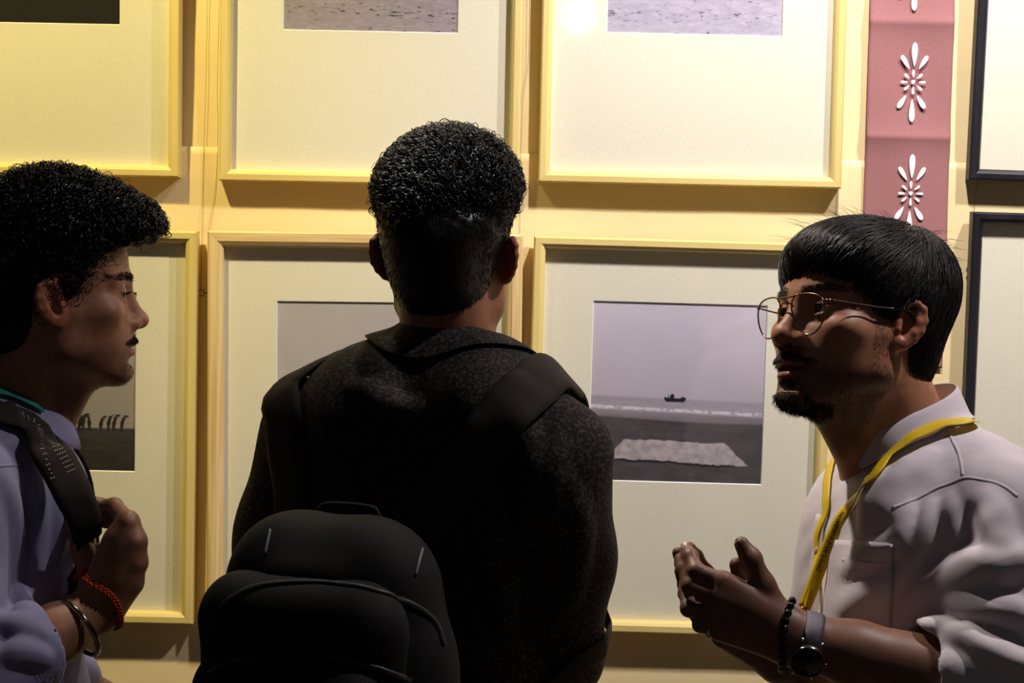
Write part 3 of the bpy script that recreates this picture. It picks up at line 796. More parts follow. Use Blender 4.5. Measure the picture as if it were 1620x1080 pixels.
def mat_cloth(name, c, weave=900, rough=0.8, pattern=None):
    m = M(name, c, rough, 0.2); v = m.coords()
    n = m.noise(v, weave, 2); n2 = m.noise(v, 9, 3)
    m.bump(n, 0.18, 0.0005)
    if pattern:
        vo = m.new('ShaderNodeTexVoronoi'); vo.inputs['Scale'].default_value = pattern[0]; m.link(v, vo.inputs['Vector'])
        nz = m.noise(v, pattern[0] * 0.7, 3, 0.7)
        m.color(m.ramp(nz, [(0.5, c), (0.58, pattern[1])]))
    else:
        m.color(m.ramp(n2, [(0.3, tuple(x * 0.94 for x in c[:3]) + (1,)), (0.7, c)]))
    m.b.inputs['Sheen Weight'].default_value = 0.0 if pattern else 0.1
    return m.m
M_TROUSER = mat_cloth('dark_trousers', srgb(40, 40, 46))
M_SHOE = mat_plain('black_shoe_leather', srgb(22, 20, 19), 0.4, 0.5)

def hair_shell(fr, el, hairline, k=0.004):
    """hair mass: union of ellipsoids (canonical mm) limited by a hairline height function, minus ear windows"""
    base = Sdf()
    for c, r, kk in el: base.el(tuple(x * 0.001 for x in c), tuple(x * 0.001 for x in r), k=kk)
    def f(p):
        q = fr.l(np.asarray(p, f32)).astype(f32); d = base(q)
        return smax(d, (hairline(q * 1000) * 0.001).astype(f32), 0.004)
    return f, base
def sample_surface(V, Q, n, rng, keep=None):
    a = V[Q[:, 0]]; b = V[Q[:, 1]]; c = V[Q[:, 2]]; d = V[Q[:, 3]]
    ar = np.linalg.norm(np.cross(c - a, d - b), axis=1)
    if keep is not None: ar = ar * keep(V[Q].mean(1))
    i = rng.choice(len(Q), n, p=ar / ar.sum()); u, v = rng.random((n, 1)), rng.random((n, 1))
    return (a[i] * (1 - u) + b[i] * u) * (1 - v) + (d[i] * (1 - u) + c[i] * u) * v
def flow_strands(f, roots, flow, steps, step, lift, rng, wob=0.0, droop=None):
    """strands that run over the surface of f along the direction field flow(p)"""
    p = roots.copy(); out = [p - grad(f, p) * 0.002]
    lf = np.asarray(lift).reshape(-1, 1) * np.ones((len(p), 1))
    ph = rng.uniform(0, 6.28, (len(p), 1)); side = rng.normal(size=p.shape)
    for s in range(steps):
        n = grad(f, p, 0.003); d = flow(p) + side * wob
        d = d - n * (d * n).sum(1, keepdims=True) * 0.9; d /= np.linalg.norm(d, axis=1, keepdims=True) + 1e-9
        p = p + d * np.asarray(step).reshape(-1, 1)
        dist = ev(f, p.astype(f32))[:, None]; tgt = lf * min(1.0, (s + 1) / 2.5)
        p = p - n * np.clip(dist - tgt, -0.01, 0.006); out.append(p)
    return np.stack(out, 1)
def short_hairs(f, roots, flow, length, lean, rng):
    n = grad(f, roots, 0.002); d = flow(roots); d = d - n * (d * n).sum(1, keepdims=True); d /= np.linalg.norm(d, axis=1, keepdims=True) + 1e-9
    d = d + rng.normal(size=d.shape) * 0.25; L = np.asarray(length).reshape(-1, 1)
    p1 = roots + (d * lean + n * (1 - lean)) * L * 0.5; p2 = p1 + (d * (lean + 0.15) + n * (0.75 - lean)) * L * 0.5
    return np.stack([roots - n * 0.0008, p1, p2], 1)
def surface_roots(f, fr, n, rng, region, yz):
    """random points of f: rays from outside in the canonical frame; region(q_mm)->bool, yz bounds in mm"""
    lo, hi = np.array(yz[0], float), np.array(yz[1], float); q = (lo + rng.random((int(n * 3.2), 3)) * (hi - lo)) * 0.001; p = fr.w(q); p0 = p.copy()
    for _ in range(7): p = p - grad(f, p, 0.002) * np.clip(ev(f, p.astype(f32)), -0.02, 0.02)[:, None]
    ok = region(fr.l(p) * 1000) & (np.abs(ev(f, p.astype(f32))) < 0.001) & (np.linalg.norm(p - p0, axis=1) < 0.012); return p[ok][:n]

# ------------------------------------------------------------------ torso in its own frame (origin: base of the neck at the back)
def torso(sdf, T, grow=0.0, sh=0.165, drop=0.07, hip=True, belly=0.0, k=0.03, slope=0.0):
    w = T.w; R = T.R
    sdf.el(w((0, 0.035, -0.20)), (0.155 + grow, 0.108 + grow, 0.19 + grow), R, k=k)
    for s in (-1, 1):
        sdf.rc(w((0, 0.018, -0.055 - slope)), w((s * (sh - 0.02), 0.0, -drop)), 0.046 + grow, 0.05 + grow, k=k)
        sdf.rc(w((s * 0.02, 0.02, -0.02 - slope)), w((s * 0.09, 0.005, -0.065 - slope * 1.15)), 0.034 + grow, 0.04 + grow, k=k)
        sdf.rc(w((s * 0.075, -0.005, -0.12)), w((s * 0.085, 0.01, -0.24)), 0.085 + grow, 0.08 + grow, k=k)
        sdf.rc(w((s * 0.075, 0.06, -0.15)), w((s * 0.075, 0.07, -0.24)), 0.075 + grow, 0.075 + grow, k=k)
    sdf.el(w((0, 0.035 + belly * 0.5, -0.42)), (0.142 + grow, 0.102 + grow + belly, 0.17 + grow), R, k=k)
    if hip: sdf.el(w((0, 0.02, -0.575)), (0.163 + grow, 0.108 + grow, 0.12 + grow), R, k=k)
def hand_chain(sdf, pts, rr, k=0.0035): sdf.chain(pts, rr, k=k)
def legs(person, T, z0, mat=None):
    """trousers and shoes under a torso frame; z0 = height of the frame origin"""
    w = T.w; s = Sdf(); hz = -0.55; bot = -z0
    s.el(w((0, 0.02, -0.60)), (0.172, 0.118, 0.13), T.R, k=0.03)
    for q in (-1, 1):
        s.rc(w((q * 0.088, 0.015, -0.64)), w((q * 0.095, 0.03, (hz + bot) / 2 - 0.05)), 0.09, 0.066, k=0.03)
        s.rc(w((q * 0.095, 0.03, (hz + bot) / 2 - 0.05)), w((q * 0.1, 0.0, bot + 0.07)), 0.066, 0.056, k=0.02)
    lo, hi = s.box_of(); V, Q = mesh_sdf(s, lo, hi, 0.014, 1); mk('trousers', V, Q, mat or M_TROUSER, person)
    for q in (-1, 1):
        b = Sdf(); b.rc(w((q * 0.1, -0.02, bot + 0.05)), w((q * 0.11, 0.14, bot + 0.035)), 0.046, 0.036, k=0.02)
        b.box(w((q * 0.105, 0.06, bot + 0.014)), (0.046, 0.135, 0.014), 0.012, T.R, k=0.01)
        b.box(w((q * 0.105, 0.06, bot - 0.03)), (0.3, 0.3, 0.03), 0.001, T.R, k=0.002, mode=-1)
        lo, hi = w((q * 0.105, 0.06, bot + 0.06)) - 0.22, w((q * 0.105, 0.06, bot + 0.06)) + 0.22
        V, Q = mesh_sdf(b, lo, hi, 0.008, 1); mk('shoe', V, Q, M_SHOE, person)
def collar(name, person, T, cfn, mat, n=40, f=None):
    """cfn(t in -1..1) -> (base point, top point, fall point) in T's local coordinates; stand + fold-down leaf as one sheet"""
    V = []; rows = 9
    for t in np.linspace(-1, 1, n):
        b, tp, fa = [np.asarray(x, float) for x in cfn(t)]
        mid = (tp + fa) / 2 ; o = np.array([tp[0], tp[1] - 0.0, 0]); o = o / (np.linalg.norm(o) + 1e-9)
        ctrl = [b, (b + tp) / 2, tp, tp + o * 0.003 + np.array([0, 0, 0.0015]), tp * 0.75 + fa * 0.25 + o * 0.006, tp * 0.4 + fa * 0.6 + o * 0.006, tp * 0.15 + fa * 0.85 + o * 0.004, fa]
        V += [T.w(p) for p in ctrl]
    V = np.array(V)
    if f is not None: ix = np.arange(len(V)) % 8 >= 4; V[ix] = push(f, V[ix], 0.0055)
    k = 8; i = (np.arange(n - 1)[:, None] * k + np.arange(k - 1)[None]).ravel()
    o = mk(name, np.array(V), np.stack([i, i + k, i + k + 1, i + 1], 1), mat, person)
    m = o.modifiers.new('thick', 'SOLIDIFY'); m.thickness = 0.0022; m.offset = 0
    s = o.modifiers.new('sub', 'SUBSURF'); s.levels = 1; s.render_levels = 2
    return o

# ================================================================== person in the white shirt
def snap(f, pts, lift, it=10):
    p = np.asarray(pts, float).copy()
    for _ in range(it): p = p - grad(f, p, 0.002) * (np.clip(ev(f, p.astype(f32)), -0.03, 0.03) - lift)[:, None]
    return p
def push(f, pts, lift, it=10):
    p = np.asarray(pts, float).copy()
    for _ in range(it): p = p - grad(f, p, 0.002) * np.minimum(np.clip(ev(f, p.astype(f32)), -0.03, 0.03) - lift, 0)[:, None]
    return p
def unit(v): v = np.asarray(v, float); return v / np.linalg.norm(v)
def hand_from(sdf, wrist, wr, mcp, fingers, thumb, rp=0.0125, rf=(0.0098, 0.0088, 0.0082, 0.0068), rt_=(0.0165, 0.0128, 0.0108, 0.0082), kp=0.012):
    """wrist point, 4 knuckles, per finger 3 further joints, thumb = 4 points from the wrist"""
    for i, m_ in enumerate(mcp):
        w_ = wrist + (np.mean(mcp, axis=0) - wrist) * 0.12 + (m_ - np.mean(mcp, axis=0)) * 0.45
        sdf.rc(w_, m_, wr * 0.62, rp, k=kp)
    for m_, fp in zip(mcp, fingers):
        s = 0.86 if fp is fingers[3] else (0.96 if fp is fingers[2] else 1.0)
        sdf.chain([m_] + list(fp), [r * s for r in rf], k=0.004)
        sdf.el(fp[0], (rf[1] * s * 1.04,) * 3, k=0.004); sdf.el(fp[1], (rf[2] * s * 1.03,) * 3, k=0.003)
    sdf.chain(thumb, rt_, k=0.007); sdf.el(thumb[2], (rt_[2] * 1.05,) * 3, k=0.004)
def mesh_obj(name, f, lo, hi, h, mat, parent, project=1, zones=None, colfn=None):
    V, Q = mesh_sdf(f, lo, hi, h, project, zones)
    return mk(name, V, Q, mat, parent, col=None if colfn is None else colfn(V)), V, Q
SKIN_A = srgb(172, 120, 90); SKIN_B = srgb(150, 100, 72); LIP = srgb(172, 98, 88); DARKB = srgb(48, 32, 26)

def build_right():
    T = Frame3(P(1504, 652, 2.66), 192); H = Frame3(P(1356, 526, 2.62), 212, 10, 7)
    z0 = T.o[2]
    per = empty('person', (T.o[0], T.o[1], 0), 'person in white shirt and glasses, gesturing with both hands, wearing a yellow lanyard', 'person')
    hs = head_sdf(nose=1.14, jaw=1.02, lips=1.12, open_mouth=3.5, ear_out=22, nose_len=1)
    hf, hc, hr = place(hs, H)
    S = T.w((0.165, 0.0, -0.115)); E = P(1640, 1108, 2.43); W = P(1258, 1010, 2.445)
    S2 = T.w((-0.165, 0.0, -0.115)); E2 = P(1400, 1150, 2.74); W2 = P(1238, 1042, 2.585)
    def limbs(s, g=0.0):
        s.rc(S, E, 0.05 + g, 0.043 + g, k=0.02)
        s.chain([E, E + (W - E) * 0.3, E + (W - E) * 0.75, W], [0.043 + g, 0.045 + g, 0.034 + g, 0.030 + g], k=0.015)
        s.rc(S2, E2, 0.05 + g, 0.043 + g, k=0.02)
        s.chain([E2, E2 + (W2 - E2) * 0.3, W2], [0.043 + g, 0.044 + g, 0.029 + g], k=0.015)
    b = Sdf(); b.put(hf, hc, hr, 0.01)
    b.rc(H.w((0, -0.022, -0.03)), T.w((0, 0.058, -0.04)), 0.056, 0.061, k=0.028)
    b.rc(H.w((0, 0.035, -0.072)), T.w((0, 0.096, -0.07)), 0.028, 0.03, k=0.03)
    b.rc(H.w((0, 0.028, -0.085)), T.w((0, 0.106, -0.055)), 0.012, 0.012, k=0.03)     # throat
    torso(b, T, drop=0.12, slope=0.045); limbs(b)
    Y = 2.43
    mcp = [P(1143, 920, Y), P(1134, 945, Y - 0.004), P(1129, 972, Y), P(1138, 996, Y + 0.008)]
    fing = [[P(1101, 903, Y + 0.004), P(1092, 880, Y + 0.022), P(1087, 868, Y + 0.034)],
            [P(1092, 926, Y + 0.002), P(1082, 900, Y + 0.02), P(1076, 884, Y + 0.034)],
            [P(1090, 962, Y + 0.004), P(1085, 938, Y + 0.024), P(1083, 922, Y + 0.036)],
            [P(1108, 988, Y + 0.012), P(1100, 970, Y + 0.03), P(1098, 958, Y + 0.042)]]
    thumb = [P(1238, 985, Y + 0.018), P(1207, 925, Y + 0.012), P(1188, 884, Y + 0.01), P(1173, 860, Y + 0.012)]
    hand_from(b, W, 0.031, mcp, fing, thumb)
    Y2 = 2.545
    mcp2 = [P(1148, 935, Y2), P(1138, 962, Y2 + 0.004), P(1136, 986, Y2), P(1144, 1008, Y2 - 0.006)]
    fing2 = [[P(1116, 905, Y2 - 0.006), P(1100, 880, Y2 - 0.016), P(1091, 866, Y2 - 0.024)],
             [P(1098, 925, Y2 - 0.006), P(1080, 892, Y2 - 0.016), P(1073, 874, Y2 - 0.026)],
             [P(1100, 955, Y2 - 0.008), P(1084, 925, Y2 - 0.02), P(1076, 903, Y2 - 0.03)],
             [P(1108, 985, Y2 - 0.012), P(1094, 962, Y2 - 0.024), P(1088, 948, Y2 - 0.034)]]
    thumb2 = [P(1225, 1000, Y2), P(1192, 950, Y2 - 0.004), P(1174, 912, Y2 - 0.006), P(1165, 893, Y2 - 0.008)]
    hand_from(b, W2, 0.030, mcp2, fing2, thumb2)
    zc_ = [(hc - np.array([0.115, 0.125, 0.13]), hc + np.array([0.115, 0.125, 0.13]), 0.0026),
           (P(1060, 1075, 2.40), P(1310, 850, 2.60), 0.0026)]
    lo, hi = b.box_of()
    col = lambda V: skin_colors(V, H, SKIN_A, LIP, DARKB, 0.62)
    body, BV, BQ = mesh_obj('body', b, lo, hi, 0.009, M_SKIN, per, 1, zc_, col)
    for s in (-1, 1): eyeball(per, H, s, (0.05 * 0 - 0.1, 1, 0.06))
    # fingernails
    def nail(tip, prev, side):
        d = unit(tip - prev); n = unit(side - d * (side @ d)); c = tip + n * 0.0062; t = np.cross(d, n); V = []
        for u in lin(-1, 1, 6):
            for v in lin(-1, 1, 6): V.append(c + t * u * 0.0048 * math.sqrt(1 - 0.35 * v * v) + d * v * 0.0055 - n * 0.0022 * u * u)
        i = (np.arange(5)[:, None] * 6 + np.arange(5)[None]).ravel()
        o = mk('fingernail', np.array(V), np.stack([i, i + 1, i + 7, i + 6], 1), M_NAIL, per)
        mm = o.modifiers.new('thick', 'SOLIDIFY'); mm.thickness = 0.001; mm.offset = 0
    nail(fing[0][2], fing[0][1], np.array([-0.5, -1.0, 0.2])); nail(thumb[3], thumb[2], np.array([-0.6, -0.9, 0.2])); nail(thumb2[3], thumb2[2], np.array([-0.2, 1.0, 0.2]))
    # ---- hair
    def hl(q):
        x, y, z = q[:, 0], q[:, 1], q[:, 2]
        near = np.interp(y, [-120, -60, -34, -27, -22, 5, 9, 24, 30, 52, 66, 90], [-66, -70, -62, -30, 30, 34, -24, -22, 6, 30, 46, 58])
        far = np.interp(y, [-120, -60, -34, -27, -22, 5, 9, 24, 30, 52, 66, 90], [-66, -70, -62, -30, 30, 34, -24, -22, 4, 18, 24, 24])
        t = sstep(10, -25, x); t = np.where(y > 20, t, sstep(5, -5, x))
        return near * (1 - t) + far * t - z
    hfun, hbase = hair_shell(H, [((0, -17, 50), (85, 103, 86), 0.01), ((0, 34, 70), (74, 60, 50), 0.02), ((0, -46, -18), (59, 55, 64), 0.03), ((0, -60, 70), (70, 62, 62), 0.02)], hl)
    c0 = H.w((0, -0.01, 0.04)); V, Q = mesh_sdf(hfun, c0 - 0.16, c0 + 0.16, 0.0045, 1)
    hair = mk('hair', V, Q, M_HAIR_SOFT, per)
    rng = np.random.default_rng(5)
    surf = lambda p: hbase(H.l(np.asarray(p, f32)).astype(f32))
    crown = np.array([0.008, -0.06, 0.135])
    sw = SineNoise(8, 14)
    def flow(p):
        q = H.l(p); d = q - crown; d /= np.linalg.norm(d, axis=1, keepdims=True) + 1e-9
        d[:, 2] -= 0.35; top = np.clip((q[:, 2] - 0.06) / 0.06, 0, 1) * np.clip((q[:, 1] + 0.06) / 0.08, 0, 1)
        d[:, 1] += 0.7 * top; d[:, 0] -= 0.45 * top
        d[:, 0] += 0.16 * sw(p.astype(f32)); return d @ H.R.T
    rt = sample_surface(V, Q, 6500, rng, keep=lambda c: (ev(surf, c.astype(f32)) > -0.002).astype(float))
    n = len(rt); ps = flow_strands(surf, rt, flow, 8, rng.uniform(0.006, 0.0125, n), rng.uniform(0.0, 0.0035, n), rng, 0.16)
    lim = rng.uniform(1, 15, n)
    for s in range(1, ps.shape[1]):
        bad = hl(H.l(ps[:, s]) * 1000) > lim; ps[bad, s] = ps[bad, s - 1]
    SV, SF = strands_vf(ps, rng.uniform(0.00035, 0.0007, n))
    mk('hair_strands', SV, SF, M_HAIR_SOFT, hair)
    # flyaway hairs at the crown
    rt = sample_surface(V, Q, 130, rng, keep=lambda c: ((H.l(c)[:, 2] > 0.1)).astype(float)); nn = grad(surf, rt); fl_ = flow(rt)
    ls = rng.uniform(0.008, 0.028, (len(rt), 1)); pts = [rt]
    for k in range(1, 6): pts.append(rt + (nn * (0.8 * k / 5) + fl_ * (k / 5) ** 1.3 * 0.8 + rng.normal(size=rt.shape) * 0.04) * ls)
    SV, SF = strands_vf(np.stack(pts, 1), np.full(len(rt), 0.0003)); mk('flyaway_hairs', SV, SF, M_HAIR_SOFT, hair)
    # ---- beard, moustache, sideburn, brows
    down = lambda p: np.repeat(H.d((0, 0.15, -1.0))[None], len(p), 0)
    def patch(name, n, region, box_, length, lean, seed, r=0.00035, flow_=down):
        g = np.random.default_rng(seed); rr = surface_roots(b, H, n, g, region, box_)
        ps = short_hairs(b, rr, flow_, g.uniform(*length, len(rr)), lean, g); v, f = strands_vf(ps, np.full(len(rr), r)); return v, f
    nz = SineNoise(11, 45)
    bd = [patch('b', 1700, lambda q: (q[:, 2] < -84) & (np.abs(q[:, 0]) < 28 + 8 * nz(q.astype(f32) * 0.001)) & (q[:, 1] > 40), ((-34, 40, -108), (34, 105, -80)), (0.006, 0.014), 0.55, 1, 0.0003),
          patch('b', 1300, lambda q: (np.abs(q[:, 0]) > 22) & (q[:, 2] < -50 - 0.25 * q[:, 1] + 5 * nz(q.astype(f32) * 0.001) + 6), ((-62, -5, -105), (62, 85, -40)), (0.003, 0.006), 0.7, 2, 0.00017),
          patch('b', 420, lambda q: (q[:, 1] < 34) & (q[:, 1] > 4) & (q[:, 2] < 5), ((40, 2, -60), (74, 34, 5)), (0.003, 0.006), 0.75, 3, 0.00018),
          patch('b', 500, lambda q: (q[:, 1] < 34) & (q[:, 1] > 4) & (q[:, 2] < 5), ((-74, 2, -60), (-40, 34, 5)), (0.003, 0.006), 0.75, 4, 0.00018),
          patch('b', 60, lambda q: (np.abs(q[:, 0]) < 8) & (q[:, 2] < -66), ((-8, 80, -76), (8, 105, -66)), (0.004, 0.008), 0.6, 41)]
    v, f = join_vf(bd); mk('beard', v, f, M_STUB, per)
    side = lambda p: np.sign(H.l(p)[:, :1]) * H.d((0.55, 0.1, 0))[None] + H.d((0, 0.1, -0.8))[None]
    v, f = patch('m', 1100, lambda q: (q[:, 2] > -47.5 - 0.12 * np.abs(q[:, 0])) & (q[:, 2] < -36 - 0.28 * np.abs(q[:, 0])) & (q[:, 1] > 70), ((-32, 70, -56), (32, 118, -34)), (0.005, 0.0085), 0.62, 5, 0.0004, side)
    mk('moustache', v, f, M_STUB, per)
    out = lambda p: np.sign(H.l(p)[:, :1]) * H.d((1, 0, 0))[None] + H.d((0, 0, 0.25))[None]
    for s in (-1, 1):
        v, f = patch('e', 420, lambda q: (np.abs(q[:, 2] - (29 + 0.05 * (s * q[:, 0] - 12) - 0.006 * (s * q[:, 0] - 32) ** 2 * 0.6 + 4)) < 4.2), ((min(s * 11, s * 54), 55, 20), (max(s * 11, s * 54), 110, 42)), (0.006, 0.009), 0.8, 6 + s, 0.0004, out)
        mk('eyebrow', v, f, M_STUB, per)
    # ---- shirt
    c = Sdf(); torso(c, T, grow=0.014, belly=0.0, k=0.035, drop=0.12, slope=0.045)
    Es = E + (W - E) * 0.30
    c.rc(S - unit(E - S) * 0.01, S + (E - S) * 0.55, 0.070, 0.072, k=0.016)
    c.chain([S + (E - S) * 0.55, E + np.array([0, 0, 0.006]), E + (W - E) * 0.12], [0.070, 0.070, 0.066], k=0.02)
    ca, cb_ = E + (W - E) * 0.08, E + (W - E) * 0.365
    c.rc(ca + np.array([0, 0, 0.012]), cb_ + np.array([0, 0, 0.004]), 0.066, 0.056, k=0.01)
    c.rc(S2, E2, 0.068, 0.066, k=0.016); c.chain([E2, E2 + (W2 - E2) * 0.45], [0.066, 0.055], k=0.015)
    base = Sdf(); base.ops = list(c.ops)
    # folds that run over the cloth
    def fold(pix, r, k=0.012, sink=0.4, mode=1, taper=True):
        pts, nn = trace(base, pix); pts = resample(pts - nn * r * sink, max(8, len(pix) * 4)); m_ = len(pts)
        rr = r * (np.sin(lin(0.12, PI - 0.12, m_)) ** 0.6 if taper else np.ones(m_))
        c.chain(pts, list(rr), k=k, mode=mode)
    fold([(1478, 800), (1472, 840), (1452, 885), (1436, 930)], 0.012, 0.016)
    fold([(1440, 800), (1428, 840), (1432, 880)], 0.009, 0.012)
    fold([(1440, 985), (1470, 945), (1520, 915), (1570, 893), (1630, 882)], 0.020, 0.022, 0.3)
    fold([(1445, 1000), (1480, 972), (1530, 960), (1590, 965), (1640, 985)], 0.017, 0.014, 0.3)
    fold([(1432, 1008), (1462, 996), (1490, 990), (1520, 1000)], 0.011, 0.010, 0.2)
    fold([(1500, 1000), (1540, 1010), (1590, 1035), (1630, 1060)], 0.012, 0.014, 0.3)
    fold([(1500, 790), (1512, 850), (1500, 905)], 0.010, 0.018, 0.7)
    fold([(1560, 780), (1572, 840), (1590, 880)], 0.012, 0.02, 0.7)
    fold([(1404, 745), (1385, 790), (1378, 840)], 0.010, 0.02, 0.7)
    fold([(1470, 720), (1440, 745), (1410, 785), (1398, 830)], 0.011, 0.02, 0.6)
    fold([(1340, 900), (1380, 880), (1410, 850)], 0.007, 0.02, 0.8); fold([(1335, 960), (1375, 945), (1425, 910)], 0.009, 0.02, 0.8)
    c.rc(E + (W - E) * 0.30, W, 0.048, 0.046, k=0.009, mode=-1)                 # cuff opening
    c.rc(E2 + (W2 - E2) * 0.38, W2, 0.046, 0.044, k=0.004, mode=-1)
    c.rc(T.w((0, 0.058, 0.0)), T.w((0, 0.07, 0.2)), 0.062, 0.09, k=0.006, mode=-1)   # neck opening
    c.rc(T.w((0, 0.125, -0.03)), T.w((0, 0.15, -0.085)), 0.020, 0.008, k=0.01, mode=-1)
    c.box(T.w((0, 0, -0.82)), (0.5, 0.5, 0.17), 0.002, T.R, k=0.004, mode=-1)
    wr = SineNoise(21, 9, aniso=(1, 1, 0.6)); wr2 = SineNoise(22, 22)
    shirtf = lambda p: c(p) + 0.0016 * wr(np.asarray(p, f32)) + 0.0005 * wr2(np.asarray(p, f32))
    lo, hi = c.box_of(); lo[2] = max(lo[2], T.o[2] - 0.68)
    shirt, SVv, SQ = mesh_obj('shirt', shirtf, lo, hi, 0.008, M_SHIRT_W, per, 1, [(P(1260, 1090, 2.36), P(1680, 600, 2.70), 0.0038)])
    # seams: armhole, yoke, rolled cuff edge
    def seam(pix, r, name='seam', lift=0.0002):
        pts, nn = trace(shirtf, pix); pts = resample(pts, 60); pts = snap(shirtf, pts, lift)
        nn = grad(shirtf, pts, 0.004); ribbon(name, pts, nn, 0.0035, r, M_SHIRT_W, shirt, nw=4)
    seam([(1412, 803), (1432, 795), (1460, 783), (1488, 769), (1520, 757), (1556, 759), (1590, 770), (1610, 785)], 0.0012, 'armhole_seam')
    seam([(1487, 655), (1503, 685), (1516, 715), (1523, 752)], 0.0010, 'yoke_seam')
    # patch pocket
    pc = np.array([(1312, 853), (1414, 860), (1410, 1005), (1296, 992)], float); G = []
    for v in lin(0, 1, 16):
        for u in lin(0, 1, 14): G.append((pc[0] * (1 - u) + pc[1] * u) * (1 - v) + (pc[3] * (1 - u) + pc[2] * u) * v)
    gp, gn = trace(shirtf, G, lift=0.0016, drop=False); gp = snap(shirtf, gp, 0.0016, 4)
    i = (np.arange(15)[:, None] * 14 + np.arange(13)[None]).ravel()
    pk = mk('chest_pocket', gp, np.stack([i, i + 14, i + 15, i + 1], 1), M_SHIRT_W, shirt); fix_normals(pk)
    mm = pk.modifiers.new('thick', 'SOLIDIFY'); mm.thickness = 0.0016; mm.offset = 0
    hem = resample(trace(shirtf, [(1336, 886), (1360, 888), (1385, 889), (1411, 890)], lift=0.003)[0], 24)
    ribbon('pocket_hem', hem, grad(shirtf, hem, 0.004), 0.0022, 0.0012, M_SHIRT_W, shirt, nw=3)
    # front band with buttons (on the chest midline)
    zz = lin(-0.11, -0.62, 40); mid = snap(shirtf, T.w(np.stack([0 * zz, 0 * zz + 0.19, zz], 1)), 0.0012)
    nn = grad(shirtf, mid, 0.006); ribbon('button_band', mid, nn, 0.034, 0.0022, M_SHIRT_W, shirt, nw=6)
    for k in (4, 12, 20, 28):
        a = lin(0, 2 * PI, 14, endpoint=False); t_ = np.cross(nn[k], [0, 0, 1.0]); t_ /= np.linalg.norm(t_); u_ = np.cross(t_, nn[k]); q = mid[k] + nn[k] * 0.0018
        Vb = [q + (t_ * math.cos(x) + u_ * math.sin(x)) * 0.0055 for x in a] + [q + nn[k] * 0.0018 + (t_ * math.cos(x) + u_ * math.sin(x)) * 0.0045 for x in a]
        o = mk('button', Vb, [(j, (j + 1) % 14, 14 + (j + 1) % 14, 14 + j) for j in range(14)] + [tuple(range(14, 28))], M_NAIL, shirt); fix_normals(o)
    def cf(t):
        ph = t * rad(158); fr_ = (1 - math.cos(ph)) / 2; s_, c_ = math.sin(ph), math.cos(ph)
        bz = -0.012 - 0.048 * fr_; e = max(0, (abs(t) - 0.72) / 0.28)
        bs = (s_ * 0.066, 0.062 - c_ * 0.066, bz); tp = (s_ * 0.0625, 0.062 - c_ * 0.063 + 0.004 * fr_, bz + 0.045 - 0.006 * fr_)
        fa = (s_ * 0.080 + 0.010 * e * np.sign(t), 0.06 - c_ * 0.080 - 0.016 * e, bz + 0.004 - 0.014 * e); return bs, tp, fa
    collar('collar', shirt, T, cf, M_SHIRT_W, 44, shirtf)
    legs(per, T, z0)
    # ================= eyeglasses
    gl = empty('eyeglasses', H.w((0, 0.1, 0.0)), 'thin gold-brown metal aviator eyeglasses worn by the person in white shirt', 'eyeglasses')
    shp = np.array([(-20, 18.5), (-8, 21), (8, 20.5), (20, 16), (25, 6), (23, -8), (14, -20), (2, -24.5), (-10, -20), (-19, -8), (-23, 6)], float)
    cl = np.vstack([shp, shp[:1]]); big = resample(np.vstack([shp[-2:], cl, shp[1:3]]), 120)[18:-18]
    oz = 3.0
    for s in (-1, 1):
        n_ = 60; idx = np.linspace(0, len(big) - 1, n_, endpoint=False).astype(int); lo2 = big[idx]
        L2 = np.stack([s * (33.0 + lo2[:, 0]), 107 - 0.16 * np.maximum(lo2[:, 0] + 20, 0) + 0.14 * lo2[:, 1], oz + lo2[:, 1]], 1) * 0.001
        tube('lens_rim', H.w(L2), 0.00095, M_GOLD, gl, 8, True)
        cc = L2.mean(0) + np.array([0, 0.0015, 0]); VV = np.vstack([H.w(L2), H.w(L2 * 0.5 + cc * 0.5 + np.array([0, 0.0004, 0])), H.w(cc[None])])
        FF = [(j, (j + 1) % n_, n_ + (j + 1) % n_, n_ + j) for j in range(n_)] + [(n_ + j, n_ + (j + 1) % n_, 2 * n_) for j in range(n_)]
        mk('lens', VV, FF, M_LENS, gl)
        hinge = np.array([s * 59, 99, oz + 13]); tube('hinge', H.w(np.array([[s * 57, 101, oz + 12], [s * 61, 99, oz + 13], [s * 63, 95, oz + 13.5]]) * 0.001), 0.0016, M_GOLD, gl)
        arm = resample(H.w(np.array([[s * 63, 96, oz + 13.5], [s * 69, 62, oz + 14], [s * 75, 30, oz + 15], [s * 78, 6, oz + 17], [s * 81, -4, 18], [s * 82, -14, 8], [s * 80, -20, -8]]) * 0.001), 36)
        tube('temple_arm', arm, np.interp(lin(0, 1, 36), [0, .55, .6, 1], [.0009, .0010, .0018, .002]), M_TEMPLE, gl)
        tube('nose_pad_wire', H.w(np.array([[s * 12, 104, oz + 0], [s * 10, 101, oz - 4], [s * 10.5, 99, oz - 7]]) * 0.001), 0.0005, M_GOLD, gl, 6)
    br = lambda L_: H.w(np.array(L_) * 0.001)
    tube('brow_bar', resample(br([(-22, 109, oz + 20.5), (-10, 111, oz + 18.5), (0, 111.5, oz + 18), (10, 111, oz + 18.5), (22, 109, oz + 20.5)]), 16), 0.0009, M_GOLD, gl)
    tube('bridge', resample(br([(-11.5, 106, oz + 8), (-6, 109, oz + 12), (0, 110, oz + 13), (6, 109, oz + 12), (11.5, 106, oz + 8)]), 14), 0.0009, M_GOLD, gl)
    # ================= watch, beads, ring
    ax = unit(W - E)
    def ring_frame(c_, dn): n_ = unit(np.asarray(dn, float) - ax * (np.asarray(dn, float) @ ax)); return n_, np.cross(ax, n_)
    wc = E + (W - E) * 0.945
    n_, t_ = ring_frame(wc, (0.05, -1.0, -0.42))
